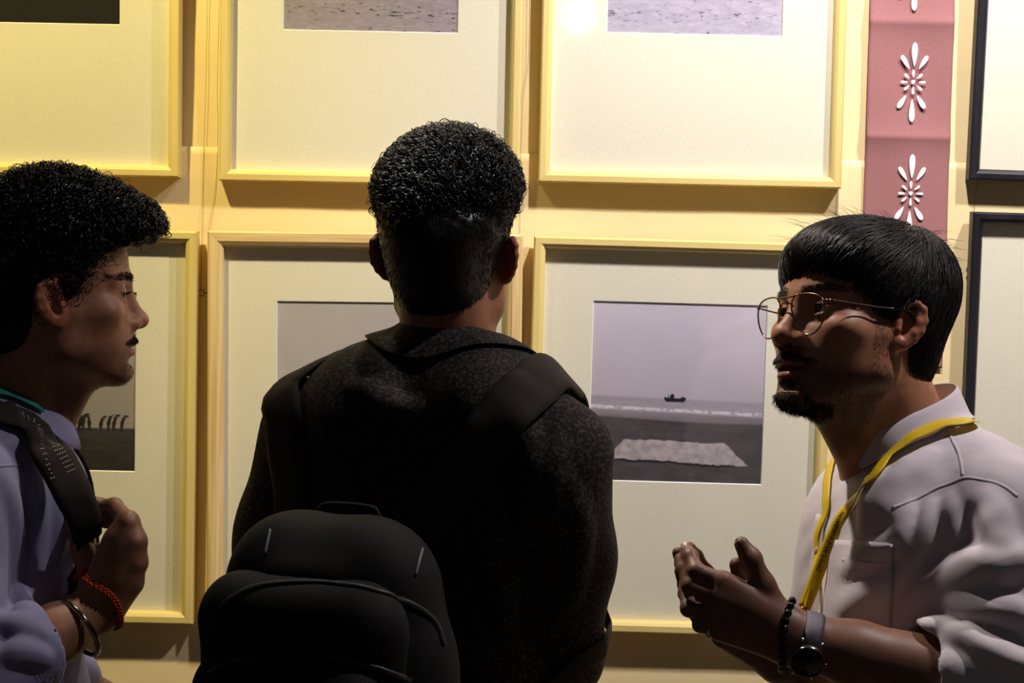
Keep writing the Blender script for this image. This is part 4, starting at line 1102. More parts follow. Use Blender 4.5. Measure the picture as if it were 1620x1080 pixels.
    wa = empty('wristwatch', wc - n_ * 0.03, 'round black dial wristwatch with dark mesh strap', 'watch')
    a = lin(0, 2 * PI, 48, endpoint=False)
    rp = lambda ang, r: wc + (n_ * math.cos(ang) + t_ * math.sin(ang)) * r
    ringp = np.array([rp(x, 1.0) - wc for x in a]); ringp = snap(b, wc + ringp * 0.034, 0.0016)
    ribbon('mesh_strap', ringp, np.array([rp(x, 1) - wc for x in a]), 0.020, 0.0024, M_MESH, wa, nw=4, closed=True)
    def disc(name, r0, r1, h0, h1, mat, seg=40, org=None, bev=0.0008):
        o_ = (wc + n_ * 0.0345) if org is None else org; V = []
        for (rr, hh) in ((r0, h0), (r1, h1 - bev), (r1 - bev, h1), (0.0001, h1)):
            for x in lin(0, 2 * PI, seg, endpoint=False): V.append(o_ + (ax * math.cos(x) + t_ * math.sin(x)) * rr + n_ * hh)
        F = [(q * seg + j, q * seg + (j + 1) % seg, (q + 1) * seg + (j + 1) % seg, (q + 1) * seg + j) for q in range(3) for j in range(seg)]
        o = mk(name, V, F, mat, wa); fix_normals(o); return o
    disc('watch_case', 0.0175, 0.0188, 0.0, 0.0075, M_STEEL); disc('dial', 0.0172, 0.0172, 0.0070, 0.0078, M_DIAL, bev=0.0002)
    o0 = wc + n_ * 0.0345
    tube('bezel', [o0 + (ax * math.cos(x) + t_ * math.sin(x)) * 0.0181 + n_ * 0.0078 for x in a], 0.0009, M_STEEL, wa, 8, True)
    for ang, ln in ((0.5, 0.009), (2.2, 0.012)):
        d_ = ax * math.cos(ang) + t_ * math.sin(ang); tube('hand', [o0 + n_ * 0.0081, o0 + n_ * 0.0081 + d_ * ln], 0.0004, M_STEEL, wa, 5)
    for s in (-1, 1):
        for q in (-1, 1): tube('lug', [o0 + t_ * s * 0.016 + ax * q * 0.010 + n_ * 0.004, o0 + t_ * s * 0.023 + ax * q * 0.011 - n_ * 0.001], 0.0014, M_STEEL, wa, 8)
    tube('crown', [o0 - ax * 0.018 + n_ * 0.004, o0 - ax * 0.0215 + n_ * 0.004], 0.0022, M_STEEL, wa, 10)
    bc = W + ax * 0.010; be = empty('bead_bracelet', bc, 'bracelet of round glossy black beads on the wrist beside the watch', 'bracelet')
    nb = 25; uvV, uvF = None, None
    bp = snap(b, np.array([bc + (n_ * math.cos(x) + t_ * math.sin(x)) * 0.033 + ax * 0.008 * math.sin(x + 0.4) for x in lin(0, 2 * PI, nb, endpoint=False)]), 0.0036)
    tube('cord', bp, 0.0006, M_DIAL, be, 5, True)
    sv = []; sf = []; nu, nv = 12, 8
    for i_ in range(nv + 1):
        for j in range(nu): th, ph = PI * i_ / nv, 2 * PI * j / nu; sv.append((0.0044 * math.sin(th) * math.cos(ph), 0.0044 * math.sin(th) * math.sin(ph), 0.0044 * math.cos(th)))
    for i_ in range(nv):
        for j in range(nu): sf.append((i_ * nu + j, (i_ + 1) * nu + j, (i_ + 1) * nu + (j + 1) % nu, i_ * nu + (j + 1) % nu))
    proto = mk('bead', np.array(sv) + bp[0], sf, M_BEAD, be, loc=bp[0])
    for q in bp[1:]: o = proto.copy(); COL.objects.link(o); o.parent = be; o.location = tuple(q - origin_of(be))
    fr0, fr1 = mcp[3], fing[3][0]; rc_ = fr0 * 0.5 + fr1 * 0.5; d_ = unit(fr1 - fr0); u_ = unit(np.cross(d_, [0, 0, 1.0])); v_ = np.cross(d_, u_)
    rg = empty('finger_ring', rc_, 'silver ring on the little finger of the raised hand', 'ring')
    ribbon('ring_band', [rc_ + (u_ * math.cos(x) + v_ * math.sin(x)) * 0.0101 for x in lin(0, 2 * PI, 28, endpoint=False)], np.array([u_ * math.cos(x) + v_ * math.sin(x) for x in lin(0, 2 * PI, 28, endpoint=False)]), 0.0034, 0.0012, M_SILVER, rg, nw=3, closed=True)
    s0 = rc_ + unit(np.array([0.0, -0.6, -1.0])) * 0.0102; tube('ring_stone', [s0 - d_ * 0.003, s0 + d_ * 0.003], 0.0026, M_SILVER, rg, 8)
    # ================= lanyard
    ln_ = empty('lanyard', P(1268, 972, 2.50), 'bright yellow printed neck lanyard hanging over the white shirt', 'lanyard')
    shc = Sdf(); shc.ops = list(c.ops)
    full = lambda p: np.minimum(shirtf(p), 10)
    Lp = [T.w((0.0, -0.012, -0.006)), T.w((0.045, -0.004, -0.012)), T.w((0.076, 0.014, -0.022))]
    px = [(1492, 682), (1464, 692), (1436, 709), (1410, 731), (1382, 757), (1350, 799), (1326, 838)]
    tp_, tn_ = trace(shirtf, px, lift=0.003); lowpts = [P(1304, 880, tp_[-1][1] + 0.01), P(1287, 925, tp_[-1][1] + 0.018), P(1272, 962, tp_[-1][1] + 0.022)]
    path = resample(np.vstack([Lp, tp_, lowpts]), 70); path = push(shirtf, path, 0.003); lf_ = np.interp(lin(0, 1, 70), [0, 0.12, 0.2, 0.42, 0.55, 1], [0.001, 0.004, 0.0105, 0.0095, 0.003, 0.003])
    for q_ in range(8, 46): path[q_:q_ + 1] = push(shirtf, path[q_:q_ + 1], lf_[q_], 5)
    nn = grad(shirtf, path, 0.006); vd = unit(CAM - path.mean(0)); wgt = sstep(0.62, 0.8, lin(0, 1, 70))[:, None]; nn = nn * (1 - wgt) + (vd + np.array([-0.5, 0, 0.1])) * wgt
    ribbon('ribbon', path, nn, 0.0165, 0.0016, M_YEL, ln_, nw=4)
    Rp = [T.w((0.0, -0.026, -0.018)), T.w((-0.05, -0.012, -0.024)), T.w((-0.086, 0.03, -0.045)), T.w((-0.075, 0.09, -0.07))]
    yr = T.w((-0.01, 0.15, -0.12))[1]
    p2 = resample(np.vstack([Rp, [P(1318, 800, yr), P(1297, 860, yr), P(1283, 915, tp_[-1][1] + 0.03), P(1270, 964, tp_[-1][1] + 0.024)]]), 60); p2 = push(shirtf, p2, 0.0028)
    ribbon('ribbon', p2, grad(shirtf, p2, 0.006), 0.0165, 0.0016, M_YEL, ln_, nw=4)
    e0 = path[-1]; tube('metal_clip', [e0 + np.array([0, 0, 0.002]), e0 + np.array([-0.002, 0, -0.012])], 0.004, M_COPPER, ln_, 10)
    tube('clip_hook', [e0 + np.array([-0.002, 0, -0.012]), e0 + np.array([-0.001, 0.004, -0.03])], 0.0018, M_STEEL, ln_, 8)
    # lettering on the lanyard
    i0 = int(np.argmin(np.linalg.norm(path - P(1292, 905, path[-12][1]), axis=1)))
    cu = bpy.data.curves.new('lettering', 'FONT'); cu.body = 'Council of SAVVIS ANVEKSHANAM'; cu.size = 0.0085; cu.extrude = 0.0002
    to = bpy.data.objects.new('lettering', cu); COL.objects.link(to); dg = bpy.context.evaluated_depsgraph_get()
    me = bpy.data.meshes.new_from_object(to.evaluated_get(dg)); bpy.data.objects.remove(to)
    co = np.array([v.co[:] for v in me.vertices]); sl = np.concatenate([[0], np.cumsum(np.linalg.norm(np.diff(path[::-1], axis=0), axis=1))])
    rv = path[::-1]; tt, N3, B3 = frames_along(rv, nn[::-1]); k0 = len(path) - 1 - i0; s_ = sl[k0] + co[:, 0] * 0.62
    itp = lambda A: np.stack([np.interp(s_, sl, A[:, q]) for q in range(3)], 1)
    sgn = -1.0
    co2 = itp(rv) + itp(N3) * (0.0011 + co[:, 2:3]) + itp(B3) * (sgn * -(co[:, 1:2] - 0.003))
    mk('lettering', co2, [tuple(p.vertices) for p in me.polygons], M_INK, ln_, smooth=False)
M_NAIL = mat_plain('pale_nail', srgb(205, 160, 140), 0.35, 0.5)
M_SHIRT_W = mat_cloth('white_cotton', srgb(222, 212, 218))
M_GOLD = mat_plain('bronze_wire', srgb(150, 105, 80), 0.25, 0.5, 0.95)
M_TEMPLE = mat_plain('dark_temple_metal', srgb(70, 52, 44), 0.3, 0.5, 0.8)
def mat_lens():
    m = mat_glass(); m.name = 'spectacle_lens'; return m
M_LENS = mat_lens()
M_STEEL = mat_plain('dark_polished_steel', srgb(120, 112, 104), 0.22, 0.5, 0.95)
M_DIAL = mat_plain('black_dial', srgb(10, 10, 11), 0.2, 0.5)
M_MESH = mat_plain('grey_steel_mesh', srgb(96, 92, 100), 0.45, 0.5, 0.6, bump=(1800, 0.6, 0.0008))
M_BEAD = mat_plain('glossy_black_bead', srgb(12, 11, 12), 0.12, 0.6)
M_SILVER = mat_plain('silver', srgb(205, 202, 196), 0.22, 0.5, 1.0)
M_YEL = mat_plain('yellow_satin_ribbon', srgb(232, 196, 22), 0.45, 0.4, bump=(700, 0.2, 0.0005))
M_COPPER = mat_plain('copper_crimp', srgb(140, 84, 60), 0.35, 0.5, 0.9)
M_INK = mat_plain('dark_green_ink', srgb(52, 60, 30), 0.7, 0.2)
build_right()

# ================================================================== person seen from behind, with the black backpack
def curl_strands(surf, rt, rng, length, coil, turns, flow, lift=0.55, steps=12):
    """loose curls: a helix around a path that follows the surface, so that each lock ends curled in"""
    n = grad(surf, rt, 0.003); N = len(rt); L = np.asarray(length).reshape(-1, 1); d = flow(rt); d = d - n * (d * n).sum(1, keepdims=True)
    d /= np.linalg.norm(d, axis=1, keepdims=True) + 1e-9; d = d + rng.normal(size=d.shape) * 0.55
    d = d - n * (d * n).sum(1, keepdims=True); d /= np.linalg.norm(d, axis=1, keepdims=True) + 1e-9
    ph = rng.uniform(0, 2 * PI, (N, 1)); tr = np.asarray(turns).reshape(-1, 1); cr = np.asarray(coil).reshape(-1, 1)
    lf = rng.uniform(0.0, lift, (N, 1)); p = rt.copy(); out = []
    for t in lin(0, 1, steps):
        nn = grad(surf, p, 0.003); dist = ev(surf, p.astype(f32))[:, None]; p = p - nn * (dist - lf * math.sin(t * PI) * L) * (1.0 if t > 0 else 0)
        d = d - nn * (d * nn).sum(1, keepdims=True); d /= np.linalg.norm(d, axis=1, keepdims=True) + 1e-9
        s = np.cross(nn, d); a = ph + tr * t * 2 * PI; out.append(p + (nn * np.cos(a) + s * np.sin(a)) * cr * min(1, 0.3 + t * 2)); p = p + d * L / (steps - 1)
    return np.stack(out, 1)
M_SHIRT_D = mat_cloth('dark_speckled_shirt', srgb(13, 12, 12), pattern=(330, srgb(62, 56, 52)))
M_BAG = mat_plain('black_nylon', srgb(14, 13, 13), 0.75, 0.25, bump=(1500, 0.3, 0.0006))
M_STRAP = mat_plain('dark_grey_strap', srgb(44, 38, 35), 0.8, 0.2, bump=(900, 0.3, 0.0006))
M_ZIP = mat_plain('dark_zip', srgb(40, 38, 38), 0.45, 0.4)
M_PIPE = mat_plain('grey_blue_piping', srgb(92, 104, 112), 0.5, 0.4)
def build_centre():
    T = Frame3(P(688, 522, 2.78), 62); H = Frame3(P(707, 414, 2.81), 78, 4, 0)
    per = empty('person', (T.o[0], T.o[1], 0), 'person seen from behind in dark speckled shirt, wearing a black backpack', 'person')
    hs = head_sdf(ear_out=34, jaw=1.0); hf, hc, hr = place(hs, H)
    S = T.w((-0.175, 0.0, -0.145)); E = P(876, 1030, 2.80); W = P(860, 1160, 3.0)
    S2 = T.w((0.178, 0.0, -0.138)); E2 = P(432, 1010, 2.88); W2 = P(520, 1120, 3.06)
    b = Sdf(); b.put(hf, hc, hr, 0.01)
    b.rc(H.w((0, -0.03, -0.02)), T.w((0, 0.04, -0.04)), 0.055, 0.058, k=0.025)
    b.rc(H.w((0, 0.03, -0.075)), T.w((0, 0.08, -0.05)), 0.028, 0.03, k=0.03)
    torso(b, T, sh=0.165, drop=0.14, slope=0.035)
    for a, e, w_ in ((S, E, W), (S2, E2, W2)):
        b.rc(a, e, 0.048, 0.041, k=0.02); b.chain([e, e + (w_ - e) * 0.3, w_], [0.041, 0.042, 0.028], k=0.015)
        f_ = unit(w_ - e); sd = unit(np.cross(f_, [0, 0, 1.0])); kn = [w_ + f_ * 0.085 + sd * x for x in (-0.03, -0.01, 0.01, 0.03)]
        hand_from(b, w_, 0.028, kn, [[k_ + f_ * 0.04 + np.array([0, 0, -0.006]), k_ + f_ * 0.06 + np.array([0, 0, -0.02]), k_ + f_ * 0.068 + np.array([0, 0, -0.034])] for k_ in kn],
                  [w_ + sd * -0.02, w_ - sd * 0.045 + f_ * 0.04, w_ - sd * 0.055 + f_ * 0.07, w_ - sd * 0.055 + f_ * 0.09])
    lo, hi = b.box_of(); z_ = [(hc - np.array([0.11, 0.12, 0.13]), hc + np.array([0.11, 0.12, 0.13]), 0.003)]
    mesh_obj('body', b, lo, hi, 0.010, M_SKIN, per, 1, z_, lambda V: skin_colors(V, H, SKIN_B, LIP, DARKB, 0.3))
    for s in (-1, 1): eyeball(per, H, s, (0, 1, 0))
    # hair: clipped sides and back, curly top
    def hl(q):
        x, y, z = q[:, 0], q[:, 1], q[:, 2]; ax = np.abs(x)
        l = np.interp(y, [-120, -60, -40, -30, -24, 2, 8, 22, 28, 50, 70], [-60, -62, -48, -24, 26, 30, -14, -10, 30, 52, 60])
        return l - z
    hfun, hbase = hair_shell(H, [((0, -15, 46), (80, 100, 82), 0.01), ((0, -40, -14), (58, 56, 60), 0.03), ((0, 4, 88), (80, 88, 62), 0.025), ((0, 16, 110), (74, 76, 52), 0.02), ((56, -5, 86), (28, 60, 34), 0.02), ((-56, -5, 86), (28, 60, 34), 0.02)], hl)
    c0 = H.w((0, -0.01, 0.05)); V, Q = mesh_sdf(hfun, c0 - 0.17, c0 + 0.17, 0.0048, 1)
    lum = SineNoise(31, 45)
    hair = mk('hair', V - grad(hfun, V) * (0.004 + 0.003 * lum(V.astype(f32)))[:, None] * sstep(0.03, 0.08, H.l(V)[:, 2])[:, None], Q, M_HAIR, per)
    rng = np.random.default_rng(15); surf = lambda p: hbase(H.l(np.asarray(p, f32)).astype(f32))
    top = lambda c: np.clip((H.l(c)[:, 2] - 0.055) / 0.04, 0, 1)
    rt = sample_surface(V, Q, 3800, rng, keep=top)
    fl_ = lambda p: (H.l(p) * np.array([1, 0.6, 0.2]) + np.array([0.0, 0.04, 0.02])) @ H.R.T
    n = len(rt); ps = curl_strands(surf, rt, rng, rng.uniform(0.016, 0.036, n), rng.uniform(0.003, 0.0065, n), rng.uniform(0.8, 1.7, n), fl_, 0.22)
    v1 = strands_vf(ps, rng.uniform(0.00045, 0.0009, n))
    rt = sample_surface(V, Q, 5500, rng, keep=lambda c: np.clip((0.11 - H.l(c)[:, 2]) / 0.03, 0, 1) * (H.l(c)[:, 1] < 0.04))
    dn = lambda p: np.repeat(np.array([[0, 0, -1.0]]), len(p), 0) - 0.2 * grad(surf, p) * 0
    ps = short_hairs(surf, rt, dn, rng.uniform(0.004, 0.009, len(rt)), 0.8, rng); v2 = strands_vf(ps, np.full(len(rt), 0.0004))
    v, f = join_vf([v1, v2]); mk('hair_strands', v, f, M_HAIR, hair)
    # shirt
    c = Sdf(); torso(c, T, grow=0.017, sh=0.17, drop=0.142, belly=0.01, k=0.035, slope=0.035)
    c.chain([S, S + (E - S) * 0.5, E], [0.064, 0.066, 0.060], k=0.03); c.chain([E, E + (W - E) * 0.5, W - unit(W - E) * 0.015], [0.060, 0.052, 0.044], k=0.02)
    c.chain([S2, S2 + (E2 - S2) * 0.5, E2], [0.064, 0.068, 0.060], k=0.03); c.chain([E2, E2 + (W2 - E2) * 0.5, W2 - unit(W2 - E2) * 0.015], [0.060, 0.052, 0.044], k=0.02)
    base = Sdf(); base.ops = list(c.ops)
    def fold(pix, r, k=0.014, sink=0.6):
        pts, nn = trace(base, pix); pts = resample(pts - nn * r * sink, len(pix) * 4); m_ = len(pts); c.chain(pts, list(r * np.sin(lin(0.15, PI - 0.15, m_)) ** 0.6), k=k)
    fold([(800, 640), (830, 690), (838, 760), (830, 840)], 0.010, 0.02); fold([(880, 700), (872, 780), (880, 860)], 0.010, 0.02)
    fold([(560, 610), (610, 640), (660, 650)], 0.008, 0.02); fold([(900, 760), (915, 860), (905, 950)], 0.009, 0.02)
    fold([(760, 860), (790, 930), (800, 1000)], 0.010, 0.02)
    c.rc(T.w((0, 0.045, 0.0)), T.w((0, 0.06, 0.2)), 0.062, 0.08, k=0.006, mode=-1); c.box(T.w((0, 0, -0.84)), (0.5, 0.5, 0.17), 0.002, T.R, k=0.004, mode=-1)
    wr = SineNoise(41, 9); shirtf = lambda p: c(p) + 0.0018 * wr(np.asarray(p, f32))
    lo, hi = c.box_of(); lo[2] = max(lo[2], T.o[2] - 0.70)
    shirt, _, _ = mesh_obj('shirt', shirtf, lo, hi, 0.0085, M_SHIRT_D, per, 1, [(P(370, 760, 2.55), P(980, 500, 2.85), 0.006)])
    def cf(t):
        ph = t * rad(160); fr_ = (1 - math.cos(ph)) / 2; s_, c_ = math.sin(ph), math.cos(ph); bz = -0.024 - 0.055 * fr_; e = max(0, (abs(t) - 0.75) / 0.25)
        return (s_ * 0.066, 0.042 - c_ * 0.070, bz), (s_ * 0.0615, 0.043 - c_ * 0.0645, bz + 0.040), (s_ * 0.096, 0.042 - c_ * 0.098 + 0.01 * e, bz - 0.012 - 0.01 * e)
    collar('collar', shirt, T, cf, M_SHIRT_D, 44, shirtf)
    legs(per, T, T.o[2])
    # ---- backpack
    Bf = Frame3(P(526, 1010, 2.545), 66)
    bag = empty('backpack', Bf.w((0, 0, -0.16)), 'black zipped backpack on the back of the person in speckled shirt', 'backpack')
    zt = P(536, 816, 2.55)[2] - Bf.o[2]
    def bagf(gx=0.0, gy=0.0, y0=0.0, top=0.0, dep=0.075):
        zz = lin(-0.18, zt - 0.055 - top, 9); s = Sdf()
        for i_ in range(8):
            hw = lambda z: 0.143 - 0.052 * max(0.0, (z + 0.02) / (zt - 0.03)) ** 1.15 - 0.02 * max(0, (-z - 0.08) / 0.1)
            for sx in (-1, 1):
                s.rc(Bf.w((sx * (hw(zz[i_]) - 0.055 + gx), y0, zz[i_])), Bf.w((sx * (hw(zz[i_ + 1]) - 0.055 + gx), y0, zz[i_ + 1])), 0.055, 0.055, k=0.03)
            s.box(Bf.w((0, y0, (zz[i_] + zz[i_ + 1]) / 2)), (max(0.02, hw(zz[i_ + 1]) - 0.05), dep, (zz[1] - zz[0]) / 2 + 0.006), 0.012, Bf.R, k=0.03)
        s.rc(Bf.w((-0.06, y0, zt - 0.068 - top)), Bf.w((0.06, y0, zt - 0.068 - top)), 0.062, 0.062, k=0.03); return s
    mb = bagf(); lo, hi = mb.box_of(); mesh_obj('main_compartment', mb, lo, hi, 0.008, M_BAG, bag)
    def pocket(name, ztop, hwid, depth, yc):
        s = Sdf(); s.box(Bf.w((0, yc, (ztop - 0.2) / 2)), (hwid, depth, (ztop + 0.2) / 2), 0.045, Bf.R, k=0.02); s.rc(Bf.w((-hwid * 0.55, yc, ztop - 0.03)), Bf.w((hwid * 0.55, yc, ztop - 0.03)), 0.045, 0.045, k=0.03)
        lo, hi = s.box_of(); return mesh_obj(name, s, lo, hi, 0.008, M_BAG, bag)[0], s
    fp, fs = pocket('front_pocket', 0.065, 0.128, 0.035, -0.07); lp, ls = pocket('lower_pocket', -0.015, 0.12, 0.03, -0.095)
    allb = lambda p: np.minimum(np.minimum(mb(p), fs(p)), ls(p))
    def zipline(pix, par):
        pts = resample(trace(allb, pix, lift=0.001)[0], 40); pts = snap(allb, pts, 0.001); ribbon('zipper', pts, grad(allb, pts, 0.004), 0.007, 0.003, M_ZIP, par, nw=3)
    zipline([(350, 962), (372, 942), (420, 924), (500, 920), (590, 932), (650, 955), (690, 985), (702, 1020)], fp)
    zipline([(330, 1066), (370, 1046), (430, 1038), (520, 1040), (600, 1058), (650, 1078)], lp)
    for nm, pix in (('piping', [(428, 838), (424, 858), (420, 876)]), ('piping', [(668, 868), (662, 890), (657, 910)])):
        pts = resample(trace(allb, pix, lift=0.001)[0], 10); tube(nm, pts, 0.0016, M_PIPE, bag, 6)
    hd = resample([Bf.w((-0.03, 0.03, zt - 0.012)), Bf.w((-0.03, 0.034, zt + 0.002)), Bf.w((0.03, 0.034, zt + 0.002)), Bf.w((0.03, 0.03, zt - 0.012))], 20)
    ribbon('grab_handle', hd, np.repeat(Bf.d((0, 1, 0))[None], 20, 0), 0.018, 0.003, M_STRAP, bag)
    for pix, end in (([(476, 830), (466, 770), (458, 710), (456, 660), (459, 618)], [T.w((0.112, 0.045, -0.085)), T.w((0.12, 0.12, -0.14)), T.w((0.13, 0.145, -0.2)), T.w((0.14, 0.11, -0.32)), T.w((0.15, 0.03, -0.42)), T.w((0.11, -0.09, -0.46))]),
                     ([(668, 830), (712, 775), (757, 712), (800, 655), (845, 612)], [T.w((-0.115, 0.04, -0.09)), T.w((-0.12, 0.12, -0.14)), T.w((-0.13, 0.145, -0.2)), T.w((-0.14, 0.11, -0.32)), T.w((-0.15, 0.03, -0.42)), T.w((-0.11, -0.09, -0.46))])):
        tp_, tn = trace(shirtf, pix, lift=0.006); path = resample(np.vstack([tp_, end]), 80); path = push(shirtf, path, 0.0075)
        nn = grad(shirtf, path, 0.01); ribbon('shoulder_strap', path, nn, np.interp(lin(0, 1, 80), [0, .55, .7, 1], [.064, .064, .026, .026]), np.interp(lin(0, 1, 80), [0, .55, .7, 1], [.011, .011, .003, .003]), M_STRAP, bag, nw=8)
build_centre()

# ================================================================== person in profile, gripping a backpack strap
M_SHIRT_B = mat_cloth('pale_lavender_cotton', srgb(138, 136, 168))
M_TEAL = mat_plain('teal_webbing', srgb(40, 122, 112), 0.7, 0.2, bump=(900, 0.3, 0.0005))
M_PRINTG = mat_plain('grey_strap_print', srgb(165, 158, 148), 0.6, 0.3)
M_BANGLE = mat_plain('polished_steel_bangle', srgb(150, 140, 118), 0.16, 0.5, 1.0)
M_THREAD = mat_plain('red_braided_thread', srgb(165, 62, 36), 0.75, 0.2)
def build_left():
    T = Frame3(P(-56, 616, 2.83), 12); H = Frame3(P(82, 480, 2.82), 16, 1, 0)
    per = empty('person', (T.o[0], T.o[1], 0), 'person in profile with curly black hair and lavender shirt, gripping a strap', 'person')
    hs = head_sdf(nose=1.0, jaw=0.98, lips=1.0, ear_out=20, brow=1.1); hf, hc, hr = place(hs, H)
    S = T.w((-0.17, 0.0, -0.10)); E = P(-110, 1130, 2.55); W = P(152, 962, 2.665)
    S2 = T.w((0.17, 0.0, -0.10)); E2 = T.w((0.22, 0.02, -0.36)); W2 = T.w((0.2, 0.2, -0.45))
    b = Sdf(); b.put(hf, hc, hr, 0.01)
    b.rc(H.w((0, -0.022, -0.03)), T.w((0, 0.052, -0.045)), 0.056, 0.060, k=0.028)
    b.rc(H.w((0, 0.035, -0.075)), T.w((0, 0.095, -0.07)), 0.026, 0.028, k=0.03)
    b.rc(H.w((0, 0.035, -0.08)), T.w((0, 0.1, -0.055)), 0.011, 0.012, k=0.02)
    torso(b, T, drop=0.1, slope=0.03)
    b.rc(S, E, 0.047, 0.041, k=0.02); b.chain([E, E + (W - E) * 0.3, E + (W - E) * 0.75, W], [0.041, 0.042, 0.033, 0.0285], k=0.015)
    b.rc(S2, E2, 0.047, 0.041, k=0.02); b.chain([E2, W2], [0.041, 0.028], k=0.015)
    fd = unit(W2 - E2); sd = unit(np.cross(fd, [0, 0, 1.0])); kn = [W2 + fd * 0.085 + sd * x for x in (-0.03, -0.01, 0.01, 0.03)]
    hand_from(b, W2, 0.028, kn, [[k_ + fd * 0.04, k_ + fd * 0.06 + np.array([0, 0, -0.015]), k_ + fd * 0.066 + np.array([0, 0, -0.03])] for k_ in kn], [W2 + sd * 0.02, W2 + sd * 0.045 + fd * 0.04, W2 + sd * 0.055 + fd * 0.07, W2 + sd * 0.055 + fd * 0.09])
    Y = 2.655
    mcp = [P(203, 825, Y + 0.004), P(215, 856, Y), P(216, 890, Y + 0.004), P(208, 922, Y + 0.012)]
    fing = [[P(181, 801, Y + 0.038), P(160, 800, Y + 0.052), P(147, 793, Y + 0.044)],
            [P(196, 832, Y + 0.044), P(168, 822, Y + 0.056), P(150, 822, Y + 0.05)],
            [P(196, 878, Y + 0.046), P(168, 872, Y + 0.058), P(152, 868, Y + 0.05)],
            [P(190, 914, Y + 0.046), P(166, 908, Y + 0.055), P(152, 904, Y + 0.048)]]
    thumb = [P(150, 935, Y + 0.012), P(134, 880, Y + 0.034), P(118, 832, Y + 0.05), P(103, 795, Y + 0.055)]
    hand_from(b, W, 0.030, mcp, fing, thumb, rp=0.014, rf=(0.0112, 0.0098, 0.0088, 0.0074), kp=0.016)
    b.rc(P(178, 905, Y + 0.006), P(190, 860, Y + 0.004), 0.019, 0.017, k=0.02)
    for a_, c_ in ((W, mcp[0]), (W, mcp[1]), (W, mcp[2])):                       # tendons on the back of the hand
        p0 = a_ + (c_ - a_) * 0.35; b.rc(p0 + np.array([0, -0.016, 0]), c_ + np.array([0.001, -0.0115, 0]), 0.0022, 0.003, k=0.008)
    zc_ = [(hc - np.array([0.115, 0.12, 0.13]), hc + np.array([0.115, 0.12, 0.13]), 0.0026), (P(85, 1000, 2.61), P(245, 775, 2.72), 0.0027)]
    lo, hi = b.box_of()
    mesh_obj('body', b, lo, hi, 0.010, M_SKIN, per, 1, zc_, lambda V: skin_colors(V, H, SKIN_A, LIP, DARKB, 0.42))
    for s in (-1, 1): eyeball(per, H, s, (0, 1, -0.03))
    # ---- curly hair
    def hl(q):
        x, y, z = q[:, 0], q[:, 1], q[:, 2]
        return np.interp(y, [-120, -60, -40, -30, -24, 3, 8, 22, 30, 50, 75, 95, 140], [-64, -66, -56, -26, 33, 35, -2, 2, 26, 48, 67, 74, 78]) - z
    hfun, hbase = hair_shell(H, [((0, -16, 50), (84, 104, 88), 0.01), ((0, 0, 90), (80, 98, 78), 0.02), ((0, 76, 94), (64, 60, 42), 0.03), ((0, -44, -16), (60, 58, 62), 0.03), ((0, -70, 60), (70, 56, 66), 0.03)], hl)
    c0 = H.w((0, 0.0, 0.05)); V, Q = mesh_sdf(hfun, c0 - 0.185, c0 + 0.185, 0.0048, 1); lum = SineNoise(51, 38)
    hair = mk('hair', V - grad(hfun, V) * (0.003 + 0.004 * lum(V.astype(f32)))[:, None] * sstep(0.0, 0.05, H.l(V)[:, 2])[:, None], Q, M_HAIR, per)
    rng = np.random.default_rng(25); surf = lambda p: hbase(H.l(np.asarray(p, f32)).astype(f32))
    rt = sample_surface(V, Q, 5200, rng, keep=lambda c: np.clip((H.l(c)[:, 2] + 0.01) / 0.06, 0, 1) * (hl(H.l(c) * 1000) < -7) + 1e-6)
    fl_ = lambda p: (H.l(p) * np.array([0.8, 0.6, 0.2]) + np.array([0.0, 0.06, -0.01])) @ H.R.T
    n = len(rt); ps = curl_strands(surf, rt, rng, rng.uniform(0.016, 0.036, n), rng.uniform(0.003, 0.007, n), rng.uniform(0.9, 1.8, n), fl_, 0.22)
    v1 = strands_vf(ps, rng.uniform(0.00045, 0.0009, n))
    rt = sample_surface(V, Q, 3200, rng, keep=lambda c: np.clip((0.05 - H.l(c)[:, 2]) / 0.03, 0, 1)); dn = lambda p: np.repeat(np.array([[-0.2, 0, -1.0]]), len(p), 0)
    v2 = strands_vf(short_hairs(surf, rt, dn, rng.uniform(0.005, 0.011, len(rt)), 0.75, rng), np.full(len(rt), 0.0004)); v, f = join_vf([v1, v2]); mk('hair_strands', v, f, M_HAIR, hair)
    down = lambda p: np.repeat(H.d((0, 0.15, -1.0))[None], len(p), 0)
    def patch(n, region, box_, length, lean, seed, r=0.0003, flow_=down):
        g = np.random.default_rng(seed); rr = surface_roots(b, H, n, g, region, box_); return strands_vf(short_hairs(b, rr, flow_, g.uniform(*length, len(rr)), lean, g), np.full(len(rr), r))
    side = lambda p: np.sign(H.l(p)[:, :1]) * H.d((0.55, 0.1, 0))[None] + H.d((0, 0.1, -0.8))[None]
    v, f = patch(900, lambda q: (q[:, 2] > -47.5 - 0.1 * np.abs(q[:, 0])) & (q[:, 2] < -35.5 - 0.28 * np.abs(q[:, 0])) & (q[:, 1] > 70), ((-30, 70, -56), (30, 118, -34)), (0.004, 0.0065), 0.65, 61, 0.0004, side); mk('moustache', v, f, M_STUB, per)
    v, f = patch(900, lambda q: (q[:, 2] < -74) & (np.abs(q[:, 0]) < 30) & (q[:, 1] > 45), ((-32, 40, -106), (32, 105, -72)), (0.0015, 0.0035), 0.5, 62, 0.00022); mk('stubble', v, f, M_STUB, per)
    out = lambda p: np.sign(H.l(p)[:, :1]) * H.d((1, 0, 0))[None] + H.d((0, 0, 0.25))[None]
